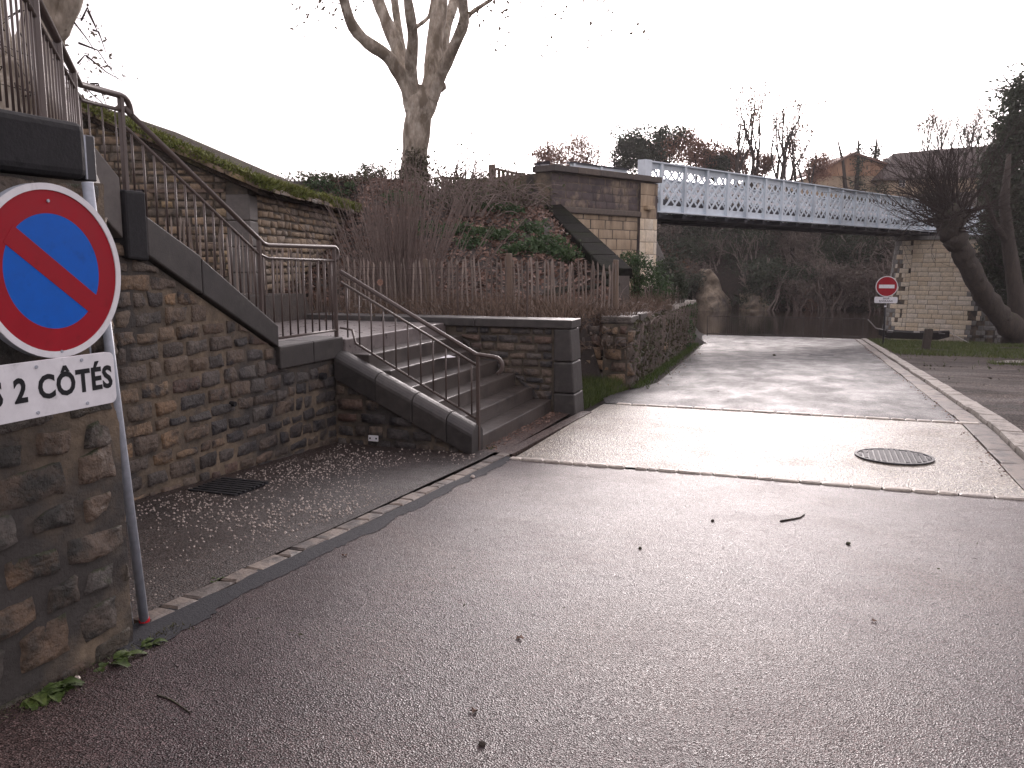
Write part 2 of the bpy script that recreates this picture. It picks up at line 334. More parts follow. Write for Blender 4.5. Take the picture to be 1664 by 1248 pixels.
# ------------------------------------------------------------------ stones laid in courses on any surface
def stones(parent, mapf, L, prof, hr, wr, mats, gap=.012, bulge=.03, jit=.012, grid=(5, 4), rnd=.16, seed=1, s0=0., pick=None, edge=.045, back=.05, name='stone', stagger=.5, minarea=.25):
    """mapf(s,t,depth)->point; prof(s)->(bottom,top); each stone becomes its own child object"""
    R = random.Random(seed); tmin = min(prof(s0 + L * k / 40)[0] for k in range(41)); tmax = max(prof(s0 + L * k / 40)[1] for k in range(41))
    t = tmin; row = 0; cnt = 0; nx, nt = grid
    while t < tmax - .02:
        h = R.uniform(*hr)
        s = s0 - R.uniform(0, wr[1] * stagger)
        while s < s0 + L:
            wd = R.uniform(*wr); a0 = max(s, s0); a1 = min(s + wd, s0 + L); s += wd
            if a1 - a0 < wr[0] * .3: continue
            dh = R.uniform(-1, 1) * jit
            c = [[a0 + gap / 2 + R.uniform(0, jit), t + gap / 2 + R.uniform(0, jit)], [a1 - gap / 2 - R.uniform(0, jit), t + gap / 2 + R.uniform(0, jit)],
                 [a1 - gap / 2 - R.uniform(0, jit), t + h - gap / 2 - R.uniform(-.3, 1) * jit + dh], [a0 + gap / 2 + R.uniform(0, jit), t + h - gap / 2 - R.uniform(-.3, 1) * jit + dh]]
            for q in c:
                b, tp = prof(q[0]); q[1] = min(max(q[1], b), tp)
            hh = ((c[3][1] - c[0][1]) + (c[2][1] - c[1][1])) / 2
            if hh < h * minarea or min(c[3][1] - c[0][1], c[2][1] - c[1][1]) < -.001: continue
            bl = bulge * R.uniform(.5, 1.25); ox = R.uniform(0, 50); vs_ = []; fs = []
            tx = R.uniform(-.35, .35) * bl; ty = R.uniform(-.45, .25) * bl
            px_ = [0] + [edge + (1 - 2 * edge) * k / (nx - 3) for k in range(nx - 2)] + [1]; py_ = [0] + [edge + (1 - 2 * edge) * k / (nt - 3) for k in range(nt - 2)] + [1]
            for j in range(nt):
                for i in range(nx):
                    x = px_[i]; y = py_[j]; X = 2 * x - 1; Y = 2 * y - 1
                    if rnd: X, Y = X * math.sqrt(1 - rnd * Y ** 4), Y * math.sqrt(1 - rnd * X ** 4)
                    x2 = (X + 1) / 2; y2 = (Y + 1) / 2
                    ss = (c[0][0] * (1 - x2) + c[1][0] * x2) * (1 - y2) + (c[3][0] * (1 - x2) + c[2][0] * x2) * y2
                    tt = (c[0][1] * (1 - x2) + c[1][1] * x2) * (1 - y2) + (c[3][1] * (1 - x2) + c[2][1] * x2) * y2
                    rim = i in (0, nx - 1) or j in (0, nt - 1)
                    nn = noise.noise(V((ss * 7 + ox, tt * 7, ox))) + .5 * noise.noise(V((ss * 19 + ox, tt * 19, ox)))
                    dp = -.004 if rim else bl * (.8 + .2 * (1 - X * X) * (1 - Y * Y)) + nn * bl * .8 + tx * X + ty * Y
                    vs_.append(mapf(ss + nn * jit * .7, tt + noise.noise(V((tt * 11, ss * 11 + ox, 3))) * jit * .7, dp))
            for j in range(nt - 1):
                for i in range(nx - 1):
                    k = j * nx + i; fs.append((k, k + 1, k + nx + 1, k + nx))
            ring = [i for i in range(nx)] + [j * nx + nx - 1 for j in range(1, nt)] + [(nt - 1) * nx + i for i in range(nx - 2, -1, -1)] + [j * nx for j in range(nt - 2, 0, -1)]
            b0 = len(vs_); cs = sum(q[0] for q in c) / 4; ct = sum(q[1] for q in c) / 4
            for k in ring:
                i = k % nx; j = k // nx; x = px_[i]; y = py_[j]
                ss = (c[0][0] * (1 - x) + c[1][0] * x) * (1 - y) + (c[3][0] * (1 - x) + c[2][0] * x) * y
                tt = (c[0][1] * (1 - x) + c[1][1] * x) * (1 - y) + (c[3][1] * (1 - x) + c[2][1] * x) * y
                vs_.append(mapf(cs + (ss - cs) * .94, ct + (tt - ct) * .94, -back))
            for q in range(len(ring)):
                q2 = (q + 1) % len(ring); fs.append((ring[q2], ring[q], b0 + q, b0 + q2))
            me = bpy.data.meshes.new(name); me.from_pydata([tuple(v) for v in vs_], [], fs); me.update()
            mt = pick(cs, ct, R) if pick else R.choice(mats)
            obj(name, me, M[mt], parent, True); cnt += 1
        t += h; row += 1
    return cnt

def mortar_face(parent, mapf, s0, L, prof, step, mt, off, amp, seed=0):
    """uneven pointing: laps over the edges of some stones and sinks behind others"""
    n = int(L / step); t0 = min(prof(s0 + L * k / 40)[0] for k in range(41)); t1 = max(prof(s0 + L * k / 40)[1] for k in range(41)); m_ = int((t1 - t0) / step)
    v = []; f = []
    for j in range(m_ + 1):
        for i in range(n + 1):
            a = s0 + L * i / n; b_, tp = prof(a); t_ = min(max(t0 + (t1 - t0) * j / m_, b_), tp)
            k = noise.noise(V((a * 6, t_ * 6, seed))) + .6 * noise.noise(V((a * 17, t_ * 17, seed))) + .35 * noise.noise(V((a * 40, t_ * 40, seed)))
            v.append(tuple(mapf(a, t_, off + amp * k)))
    for j in range(m_):
        for i in range(n): f.append((j * (n + 1) + i, j * (n + 1) + i + 1, (j + 1) * (n + 1) + i + 1, (j + 1) * (n + 1) + i))
    return obj('mortar_joints', npmesh('mortar_joints', v, f), M[mt], parent, True)

# ------------------------------------------------------------------ the ground
def lerp(a, b, t): return a + (b - a) * t
def plx(Y):                                     # road-side face of the low garden wall
    return -2.8 - 1.45 * (Y - 13.6) / 18.9
def emb(cx, d):
    """embankment that carries the approach to the bridge"""
    cr = 25.3 + .12 * cx if cx < .5 else 25.4 + .5 * cx
    z = .75 + lerp(3.0, 2.3, sm(-3.8, -.3, cx)) * sm(14.2, cr, d) ** .9
    if cx < -3.6: z = lerp(z, 1.0 + 2.75 * sm(21.5, cr, d), sm(-3.6, -4.6, cx))
    edge = 1.72 - 1.2 * (d - 17) / 10
    if cx > edge: z = max(.3, z - 1.2 * (cx - edge)) if cx - edge < 3.2 else .3
    return z
def ground_h(X, Y):
    cx = X * CY + Y * SY; d = -X * SY + Y * CY
    base = zr(Y) - .06
    # river channel, far bank, plateau
    bank = 46.2 + .02 * max(X, 0) + (0 if X > -8 else 0)
    if Y > bank - 1:
        z = lerp(base, -4.2, sm(bank - .6, bank + 2.5, Y))
        far = 76 + 1.5 * math.sin(X * .11) + .8 * math.sin(X * .37 + 1)
        if Y > far:
            rise = 5.2 + 1.6 * noise.noise(V((X * .05, Y * .05, 2)))
            z = -4.2 + (rise + 6) * sm(far, far + 9, Y) + 5.5 * sm(far + 9, far + 60, Y) + 6 * sm(far + 60, far + 500, Y)
        return z
    if X < -2.86:
        if Y < 10.46:
            if X > -6.75: return zr(Y) - .06
            return 1.05
        if Y < 13.55:
            g = lerp(-.45, .7, sm(-3.65, -4.3, X))
            if Y < 10.75 and X < -3.2: g = .6
            return g if cx > -9 else emb(cx, d)
        if Y < 32.5:
            if X < plx(Y) - .5:
                e = emb(cx, d)
                if cx > 1.2: e = min(e, lerp(.58, .02, (Y - 13.6) / 18.9) + max(0, emb(cx, d) - .75))
                return e
            return base
        if X < -4.4: return lerp(base, 3.7, sm(-5.2, -9, X)) if d > 24 else base
    if X > 2.4:
        return base - .04 * sm(2.4, 8, X)
    return base
xs = sorted(set([round(-60 + 4 * i, 2) for i in range(40)] + [round(-16 + .4 * i, 2) for i in range(66)] + [-1200, -500, -220, -120, -3.66, -2.9, -2.84, 130, 250, 500, 1200]))
ys = sorted(set([round(-12 + 2 * i, 2) for i in range(70)] + [round(.4 * i, 2) for i in range(120)] + [10.4, 10.45, 10.5, 13.5, 13.6, 150, 180, 230, 300, 420, 700, 1500, -40, -200]))
gv = [(x, y, ground_h(x, y)) for y in ys for x in xs]
gf = [(j * len(xs) + i, j * len(xs) + i + 1, (j + 1) * len(xs) + i + 1, (j + 1) * len(xs) + i) for j in range(len(ys) - 1) for i in range(len(xs) - 1)]
struct(obj('ground', npmesh('ground', gv, gf), M['earth'], smooth=True))
struct(MB().box((-300, 40, -2.62), (600, 0, 0), (0, 46, 0), (0, 0, -.01)).build('river', M['water']))

def sheet(name, x0, x1, y0, y1, step, mt, lift=0., wob=0., x0f=None, x1f=None, cross=None):
    nx_ = max(2, int((x1 - x0) / step) + 1); ny_ = max(2, int((y1 - y0) / step) + 1); v = []
    for j in range(ny_ + 1):
        y = lerp(y0, y1, j / ny_)
        a = x0f(y) if x0f else x0; b = x1f(y) if x1f else x1
        for i in range(nx_ + 1):
            x = lerp(a, b, i / nx_)
            v.append((x, y, zr(y) + lift + wob * noise.noise(V((x * .7, y * .7, 1))) + (cross(x, y) if cross else 0)))
    f = [(j * (nx_ + 1) + i, j * (nx_ + 1) + i + 1, (j + 1) * (nx_ + 1) + i + 1, (j + 1) * (nx_ + 1) + i) for j in range(ny_) for i in range(nx_)]
    return struct(obj(name, npmesh(name, v, f), M[mt], smooth=True))
KR = lambda y: 2.05 + .007 * (y - 9.5)
def leftroad(y): return -2.66 if y < 11.5 else plx(max(y, 13.6)) + .35 * sm(13, 15, y) - (0 if y < 33 else .05 * (y - 33))
road = sheet('road', -2.7, 3.6, -4, 7.47, .35, 'asphalt', 0, .012)
sheet('road_crossing', -2.66, 2, 7.56, 11.28, .35, 'concrete', 0, .008, x1f=lambda y: KR(y) - .34)
sheet('quay_road', -2.6, 2, 11.38, 45.6, .45, 'asphalt_far', 0, .018, x0f=leftroad, x1f=lambda y: KR(y) - .34)
sheet('pavement', -4.68, -2.92, 2.2, 7.75, .3, 'pavement', .004, .012)
sheet('stair_forecourt', -3.3, -2.86, 7.75, 11.3, .2, 'brownpave', .0, .01)
sheet('gravel_yard', 2.3, 16, -4, 46, .5, 'mud', -.03, .03, x0f=lambda y: KR(y) + .2)

# ------------------------------------------------------------------ kerbs and setts: every stone laid singly
def roadz(x, y):
    return zr(y) + .012 * noise.noise(V((x * .7, y * .7, 1)))
def sett(parent, c, ux, uy, h, mt, name='sett', top=.02, R=random):
    ux = V(ux); uy = V(uy); up = V((0, 0, 1)); c = V(c); b = MB()
    k = [c - ux - uy, c + ux - uy, c + ux + uy, c - ux + uy]
    k = [p + ux * R.uniform(-.06, .06) + uy * R.uniform(-.09, .09) for p in k]
    n0 = [p + (c - p) * .0 - up * h for p in k]; n1 = [p + up * (top * .4) for p in k]; n2 = [p + (c - p).normalized() * .018 + up * (top + R.uniform(-.004, .004)) for p in k]
    b.v = n0 + n1 + n2 + [c + up * (top + .003)]
    b.f = [(i, (i + 1) % 4, 4 + (i + 1) % 4, 4 + i) for i in range(4)] + [(4 + i, 4 + (i + 1) % 4, 8 + (i + 1) % 4, 8 + i) for i in range(4)] + [(8 + i, 8 + (i + 1) % 4, 12) for i in range(4)]
    return b.build(name, M[mt], parent)
def sett_row(root_name, label, p0, p1, width, lr, mt, top, cat='kerb', h=.08, seed=1, gapf=.012, name='sett', skip=0, zoff=0.):
    R = random.Random(seed); p0 = V(p0); p1 = V(p1); L = (p1 - p0).length; u = (p1 - p0) / L; w_ = V((-u.y, u.x, 0))
    t = thing(root_name, label, cat, (p0.x, p0.y, zr(p0.y)))
    s = 0
    while s < L:
        ln = R.uniform(*lr) * (1 + .02 * s); c = p0 + u * (s + ln / 2); s += ln
        if R.random() < skip: continue
        c.z = zr(c.y) + zoff
        dz = (zr(c.y + .1) - zr(c.y - .1)) / .2
        uu = V((u.x, u.y, u.y * dz)) * (ln / 2 - gapf / 2)
        sett(t, c, uu, w_ * (width / 2) * R.uniform(.9, 1.05), h, mt, name, top, R)
    return t
sett_row('kerb', 'row of worn flush stones edging the pebbled pavement', (-2.86, 2.95, 0), (-2.80, 7.6, 0), .11, (.12, .34), 'sett_dull', .014, seed=3)
sett_row('kerb', 'pale sett row between the near asphalt and the concrete strip', (-2.68, 7.515, 0), (3.5, 7.515, 0), .065, (.08, .24), 'sett', .018, 'setts', seed=4, skip=.06)
sett_row('kerb', 'pale sett row between the concrete strip and the dark asphalt', (-2.5, 11.33, 0), (1.8, 11.33, 0), .085, (.10, .28), 'sett', .018, 'setts', seed=5)
sett_row('kerb', 'raised pale kerb stones beside the muddy gravel yard', (KR(4) + .06, 4, 0), (KR(45) + .06, 45, 0), .24, (.5, .95), 'kerb', .05, 'kerb', h=.15, seed=6)
sett_row('kerb', 'flat gutter stones alongside the raised pale kerb', (KR(4) - .2, 4, 0), (KR(45) - .2, 45, 0), .25, (.55, 1.0), 'sett_dull', .006, 'gutter', h=.1, seed=8)
# tar joint beside the pavement kerb
tv = []; tf = []
Rt = random.Random(2)
ystep = [2.66 + .03 * i for i in range(165)]
for i, y in enumerate(ystep):
    wdt = (.085 + .05 * noise.noise(V((y * 3, 0, 0)))) * (1.6 if y < 3.2 else 1); xc = -2.715 + .03 * noise.noise(V((y * 2, 5, 0)))
    xr = xc + wdt * .8 + .03 * noise.noise(V((y * 9, 9, 0))) + .025 * noise.noise(V((y * 31, 9, 0))); tv += [(xc - wdt, y, roadz(xc, y) + .006), (xr, y, roadz(xr, y) + .003)]
    if i: k = 2 * i; tf.append((k - 2, k - 1, k + 1, k))
struct(obj('tar_joint', npmesh('tar_joint', tv, tf), M['tar']))
struct(MB().box((-2.86, 7.72, zr(8) + .008), (.13, 0, 0), (.10, 2.75, -.03), (0, 0, -.05)).build('drain_channel', M['brownpave']))

# white pebbles set in the pavement (too many to count)
def rand_quads(P, size, up=None, aspect=1., flat=0., r=rng):
    """N quads centred on P with random orientation (flat: 0 random … 1 lying flat)"""
    n = len(P); a = r.normal(size=(n, 3)); 
    if flat: a[:, 2] *= (1 - flat)
    a /= np.linalg.norm(a, axis=1)[:, None] + 1e-9
    b = r.normal(size=(n, 3)); 
    if flat: b[:, 2] *= (1 - flat)
    b -= a * (a * b).sum(1)[:, None]; b /= np.linalg.norm(b, axis=1)[:, None] + 1e-9
    s = np.asarray(size)[:, None] if hasattr(size, '__len__') else size
    a = a * s; b = b * s * aspect
    v = np.stack([P - a, P - b * .6 + a * .1, P + a, P + b * .6 + a * .1], 1).reshape(-1, 3)
    return v, np.arange(4 * n).reshape(-1, 4)
pv = []; pf = []
Rp = random.Random(5)
for k in range(4200):
    y = Rp.uniform(3.0, 7.6); x = Rp.uniform(-4.55, -3.0)
    if noise.noise(V((x * 1.1, y * .9, 4))) + Rp.uniform(-.35, .35) < -.02: continue
    r_ = Rp.uniform(.004, .0115); z = zr(y) + .006; b0 = len(pv); a0 = Rp.uniform(0, 6.3); el = Rp.uniform(.5, 1)
    for q in range(5):
        a = a0 + q * 1.2566; pv.append((x + r_ * math.cos(a), y + r_ * el * math.sin(a), z - .004))
    pv.append((x, y, z + r_ * .35 + .004)); pf += [(b0 + q, b0 + (q + 1) % 5, b0 + 5) for q in range(5)]
o = obj('pavement_pebbles', npmesh('pavement_pebbles', pv, pf), M['pebble'], smooth=True); tag(o, 'pale pebbles set in the brown pavement under the stairs', 'pebbles', kind='stuff')

# manhole covers and drain grate
def manhole(x, y, r_, label):
    t = thing('manhole_cover', label, 'manhole', (x, y, zr(y)), 'manhole covers in the road')
    sl_ = zr(y + .5) - zr(y - .5)
    nrm = V((0, -sl_, 1)).normalized()
    c = V((x, y, zr(y) + .004))
    MB().disc(c, nrm, r_ * .93, r_, .012, 40).build('rim', M['iron'], t)
    MB().disc(c, nrm, 0, r_ * .92, .004, 40).build('lid', M['dark_metal'], t)
    b = MB(); st = r_ / 7
    for i in range(-7, 8):
        for j in range(-7, 8):
            if (i * i + j * j) * st * st < (r_ * .87) ** 2:
                q = V((x + i * st, y + j * st, c.z + .004 + sl_ * j * st)); e = st * .34
                b.box(q + V((-e, -e, 0)), (2 * e, 0, 0), (0, 2 * e, 0), (0, 0, .007))
    b.build('tread_pattern', M['iron'], t)
    for a in (.6, 2.7, 4.6): MB().box((x + math.cos(a) * r_ * .8 - .03, y + math.sin(a) * r_ * .8 - .02, c.z + .006 + sl_ * math.sin(a) * r_ * .8), (.06, 0, 0), (0, .04, 0), (0, 0, .006)).build('lifting_slot', M['black'], t)
manhole(.80, 8.92, .36, 'round iron manhole cover in the pale concrete strip')
manhole(.27, 27.2, .36, 'round iron manhole cover in the dark asphalt towards the river')
t = thing('drain_grate', 'square black drain grate at the foot of the stair wall', 'drain grate', (-4.3, 5.4, zr(5.4)))
MB().bx(-4.5, -4.06, 5.2, 5.62, zr(5.4) + .008, zr(5.4) + .013).build('well', M['black'], t)
for i in range(8): MB().bx(-4.5, -4.06, 5.205 + i * .055, 5.232 + i * .055, zr(5.4) + .014, zr(5.4) + .026).build('bar', M['dark_metal'], t)

# ------------------------------------------------------------------ left wall with the sign (face X=-2.72), its return and the stair wall (face X=-4.65)
AX = -2.72
t = thing('stone_wall', 'large mossy rubble wall behind the round parking sign', 'wall', (AX, 1.6, -.1))
MB().bx(-3.6, AX - .006, -1.2, 2.76, -.35, 1.81).build('mortar_core', M['mortar'], t)
def pickA(s, tt, R): return 'stone_near'
stones(t, lambda s, tt, d: V((AX - .01 + d, s, tt)), 2.6, lambda s: (-.22, 1.8), (.11, .2), (.16, .40), ['stone_near'], .02, .022, .03, (11, 9), .06, 11, .16, edge=.07)
mortar_face(t, lambda s, tt, d: V((AX - .01 + d, s, tt)), .16, 2.6, lambda s: (-.22, 1.81), .025, 'mortar', .003, .010)
for k, (y0, y1) in enumerate(((-.9, .35), (.365, 1.5), (1.515, 2.66))):
    MB().bx(-3.55, AX + .035, y0, y1, 1.815, 2.03).build('coping_stone', M['coping_black'], t, bevel=.035, seg=3)
t = thing('dark_box', 'narrow dark metal box with pale edges at the wall corner', 'box', (-2.78, 2.76, 1.82))
MB().bx(-2.835, -2.765, 2.715, 2.775, 1.82, 2.0).build('case', M['dark_metal'], t, bevel=.006)
MB().bx(-2.763, -2.757, 2.711, 2.719, 1.825, 1.995).build('edge_trim', M['galv'], t)
# diagonal return
RA = V((-2.83, 2.74, 0)); RB = V((-4.68, 4.70, 0)); ru = (RB - RA).normalized(); rn = V((ru.y, -ru.x, 0)) * 1.
if rn.x + rn.y < 0: rn = -rn
t = thing('stone_wall', 'reddish rubble wall return seen edge-on beside the sign post', 'wall', ((RA + RB) / 2))
b = MB(); b.box(RA - rn * .02 + V((0, 0, -.4)), (RB - RA), -rn * .5, (0, 0, 2.25)).build('mortar_core', M['mortar'], t)
stones(t, lambda s, tt, d: RA + ru * s + rn * d + V((0, 0, tt)), (RB - RA).length, lambda s: (-.35, 1.8), (.12, .2), (.16, .4), ['stone_warm'], .02, .035, .015, (6, 5), .06, 21)
MB().box(RA - rn * .45 + V((0, 0, 1.86)), (RB - RA), rn * .47, (0, 0, .17)).build('coping', M['concrete_grey'], t, bevel=.02)

BX = -4.65
def profB(s):
    if s < 4.86: tp = 1.62
    elif s < 6.62: tp = lerp(1.62, .70, (s - 4.86) / 1.76)
    else: tp = .51
    return (zr(s) - .04, tp)
t = thing('stone_wall', 'coursed rubble wall with pale mortar under the upper stair flight', 'wall', (BX, 6.2, -.3))
MB().prism([(BX - .01, 4.6, -.6), (BX - .01, 7.72, -.6), (BX - .01, 7.72, .52), (BX - .01, 6.62, .52), (BX - .01, 6.62, .71), (BX - .01, 4.86, 1.63), (BX - .01, 4.6, 1.63)], (-.35, 0, 0)).build('mortar_core', M['mortar'], t)
def pickB(s, tt, R):
    k = (s - 4.7) / 3 + (.9 - tt) * .12 + R.uniform(-.28, .28)
    return 'stone_warm' if k < .3 else ('stone_mix' if k < .5 else 'stone_dark')
stones(t, lambda s, tt, d: V((BX + d, s, tt)), 2.98, profB, (.10, .155), (.13, .34), [], .016, .018, .02, (8, 6), .06, 31, 4.72, pickB)
mortar_face(t, lambda s, tt, d: V((BX + d, s, tt)), 4.6, 3.1, profB, .025, 'mortar', .001, .009, 3)
zc = lambda y: lerp(1.64, .72, (y - 4.86) / 1.76)
for k, (y0, y1) in enumerate(((5.05, 5.62), (5.625, 6.62))):
    MB().prism([(BX + .045, y0, zc(y0) - .0), (BX + .045, y1, zc(y1)), (BX + .045, y1, zc(y1) + (.30 if k == 0 else .20)), (BX + .045, y0, zc(y0) + .29)], (-.27, 0, 0)).build('stringer_stone', M['coping'], t, bevel=.012)
MB().prism([(BX + .06, 4.84, 1.52), (BX + .06, 5.045, 1.50), (BX + .06, 5.045, 2.0), (BX + .06, 4.84, 2.0)], (-.3, 0, 0)).build('newel_block', M['coping_black'], t, bevel=.02)
MB().prism([(BX + .03, 4.60, 1.86), (BX + .03, 4.835, 1.66), (BX + .03, 4.835, 2.08), (BX + .03, 4.60, 2.3)], (-.26, 0, 0)).build('sloping_parapet', M['concrete_grey'], t, bevel=.01)
for y0, y1 in ((6.625, 7.18), (7.185, 7.74)):
    MB().bx(BX - .3, BX + .05, y0, y1, .515, .73).build('coping_stone', M['coping'], t, bevel=.014)
b = MB().tube([(BX + .06, 7.36, .36), (BX - .1, 7.36, .37)], .035, 12); b.build('weep_pipe', M['coping_black'], t)
b = MB().tube([(BX + .05, 5.95, .30), (BX - .1, 5.95, .31)], .022, 10); b.build('weep_pipe', M['coping_black'], t)

# ------------------------------------------------------------------ stairs
t = thing('stone_staircase', 'wide flight of stone steps rising to a landing', 'stairs', (-3.8, 9.0, -.4))
N = 6; X0 = -3.12; TR = .243; Z0 = -.245; RS = .158
YR = 10.3
for i in range(N + 1):
    x1 = X0 - i * TR; z1 = Z0 + i * RS
    if i < N:
        MB().bx(x1 - TR - .06, x1, 7.80, YR + .02, z1 - RS - (.12 if i == 0 else .02), z1).build('step', M['step'], t, bevel=.012)
MB().bx(BX - 2.1, X0 - N * TR, 7.745, YR + .02, .45, .703).build('landing', M['landing'], t, bevel=.012)
MB().bx(BX - 2.1, BX - .31, 6.5, 7.74, .45, .70).build('landing', M['landing'], t)
for i in range(7):
    MB().bx(BX - 2.1, BX - .29, 6.5 - .26 * (i + 1), 6.52 - .26 * i, .45 + .16 * i, .72 + .16 * (i + 1) - .02).build('step', M['step'], t, bevel=.01)
# flank with rounded coping
t = thing('stone_wall', 'triangular stair flank of wet dark stone with rounded sloping coping', 'wall', (-3.8, 7.7, -.4))
fz = lambda x: lerp(.59, -.11, (x + 4.60) / 1.5)
MB().prism([(-4.7, 7.63, -.7), (-3.2, 7.63, -.7), (-3.2, 7.63, fz(-3.2) - .2), (-4.7, 7.63, fz(-4.7) - .2)], (0, .17, 0)).build('mortar_core', M['mortar'], t)
stones(t, lambda s, tt, d: V((s, 7.62 - d, tt)), 1.4, lambda s: (zr(7.6) - .05, fz(s) - .27), (.09, .15), (.14, .34), ['stone_dark', 'stone_mix', 'stone_dark'], .03, .03, .014, (6, 5), .06, 41, -4.64, minarea=.4)
mortar_face(t, lambda s, tt, d: V((s, 7.62 - d, tt)), -4.66, 1.46, lambda s: (zr(7.6) - .05, fz(s) - .25), .025, 'mortar', .001, .009, 5)
prof = [(7.565, -.29)] + [(7.715 - .15 * math.cos(a), .0 - .09 + .09 * math.sin(a)) for a in [math.pi * k / 10 for k in range(11)]] + [(7.865, -.29)]
xb = [-4.62, -4.15, -3.74, -3.37, -3.09]
for k in range(4):
    a, c = xb[k] + .004, xb[k + 1] - .004; b = MB(); m_ = len(prof)
    b.v = [V((a, y, fz(a) + z)) for y, z in prof] + [V((c, y, (fz(c) + z) if not (k == 3 and z < -.2) else zr(7.7) - .02)) for y, z in prof]
    b.f = [tuple(range(m_)), tuple(range(2 * m_ - 1, m_ - 1, -1))] + [(i, m_ + i, m_ + (i + 1) % m_, (i + 1) % m_) for i in range(m_)]
    b.build('coping_stone', M['coping'], t, bevel=.006)
t2 = thing('wall_tag', 'small white marker plate low on the stair flank', 'plate', (-4.18, 7.57, -.28))
MB().bx(-4.235, -4.125, 7.562, 7.572, -.315, -.255).build('plate', M['white'], t2)
for x in (-4.215, -4.145): MB().bx(x - .008, x + .008, 7.559, 7.562, -.293, -.277).build('fixing_hole', M['black'], t2)

# right stair wall with long coping
t = thing('stone_wall', 'dry rubble wall with long dark coping closing the stairs', 'wall', (-3.6, 10.5, -.4))
MB().bx(-6.75, -2.92, YR + .012, YR + .38, -.6, .665).build('mortar_core', M['mortar_dark'], t)
def profR(s):
    n_ = (X0 - s) / TR
    b0 = zr(YR) - .03 if n_ < 0 else min(.70, Z0 + math.floor(n_) * RS)
    return (b0 - .02, .655)
stones(t, lambda s, tt, d: V((s, YR + .01 - d, tt)), 2.45, profR, (.07, .12), (.12, .3), ['stone_mix', 'stone_dark', 'stone_dark'], .014, .022, .012, (6, 5), .06, 51, -5.55, minarea=.35)
for z0, z1 in ((-.5, -.16), (-.15, .24), (.25, .66)):
    tp = (z1 + .45) / 1.1; x1 = lerp(-2.78, -2.865, tp); x0 = lerp(-2.78, -2.865, (z0 + .45) / 1.1)
    MB().prism([(-3.08, YR - .03, z0), (x0, YR - .03, z0), (x1, YR - .03, z1), (-3.08, YR - .03, z1)], (0, .43, 0)).build('quoin', M['coping'], t, bevel=.02, seg=3)
for x0, x1 in ((-6.7, -5.5), (-5.495, -4.15), (-4.145, -2.84)):
    MB().bx(x0, x1, YR - .05, YR + .40, .668, .775).build('coping_stone', M['coping'], t, bevel=.012)

# ------------------------------------------------------------------ railings
def arc(c, a0, a1, r, ax, ay, n=8):
    return [V(c) + V(ax) * r * math.cos(lerp(a0, a1, i / n)) + V(ay) * r * math.sin(lerp(a0, a1, i / n)) for i in range(n + 1)]
def railing(label, top, low, feet, spacing, posts, bottom=None, r=.021, extra=None, br=.0085):
    """top: handrail path; low: rail under it (runs where balusters stand); feet(point)->z foot"""
    t = thing('stair_railing', label, 'railing', (low[0][0], low[0][1], feet(V(low[0]))))
    MB().tube(top, r, 10).build('handrail', M['rail'], t, True)
    MB().tube(low, r * .62, 6).build('rail', M['rail'], t, True)
    if bottom: MB().tube(bottom, r * .62, 6).build('bottom_rail', M['rail'], t, True)
    for a, c in zip(low[:-1], low[1:]):
        a = V(a); c = V(c); n = max(1, round((c - a).length / spacing))
        for i in range(n):
            p = a.lerp(c, (i + .5) / n)
            MB().tube([V((p.x, p.y, feet(p))), p], br, 6).build('baluster', M['rail'], t, True)
    for p0, p1 in posts: MB().box(V(p0) - V((.017, .017, 0)), (.034, 0, 0), (0, .034, 0), V(p1) - V(p0)).build('post', M['rail'], t, bevel=.004)
    for e in (extra or []): MB().tube(e, r * .62, 6).build('brace', M['rail'], t, True)
    return t
# platform railing, level, coming diagonally from behind the near wall
PA = V((-2.55, 2.16, 0)); PB = V((BX, 4.57, 0)); PC = V((BX, 4.92, 0))
Z = lambda p, z: V((p.x, p.y, z))
curl = [V((BX, 4.92 + .09 * math.sin(a), 2.56 + .09 * math.cos(a))) for a in [k * math.pi / 8 for k in range(1, 6)]]
railing('brown iron railing on the platform above the parking sign', [Z(PA, 2.67), Z(PB, 2.66), Z(PC, 2.65)] + curl, [Z(PA, 2.57), Z(PB, 2.56), Z(PC, 2.55)], lambda p: 2.03, .135,
        [(Z(PA.lerp(PB, k), 2.0), Z(PA.lerp(PB, k), 2.66)) for k in (.35, .62, .86)] + [(Z(PC, 1.98), Z(PC, 2.65))], r=.022, br=.0055)
# mid flight and landing
cz = [V((BX, 7.69 + .07 * math.sin(a), 1.575 + .07 * math.cos(a))) for a in [k * math.pi / 8 for k in range(0, 8)]]
footB = lambda p: zc(p.y) + (.29 if p.y < 5.6 else .2) - .01 if 5.05 < p.y < 6.6 else (1.98 if p.y <= 5.05 else .80)
railing('brown iron railing down the upper stair flight and along the landing', [V((BX, 4.95, 2.57)), V((BX, 6.5, 1.66)), V((BX, 6.56, 1.645))] + cz, [V((BX, 4.95, 2.44)), V((BX, 6.42, 1.57)), V((BX, 6.56, 1.53)), V((BX, 7.69, 1.51))], footB, .122,
        [(V((BX, 6.44, 1.0)), V((BX, 6.44, 1.69))), (V((BX, 7.69, .73)), V((BX, 7.69, 1.64)))], [V((BX, 6.62, .80)), V((BX, 7.69, .80))])
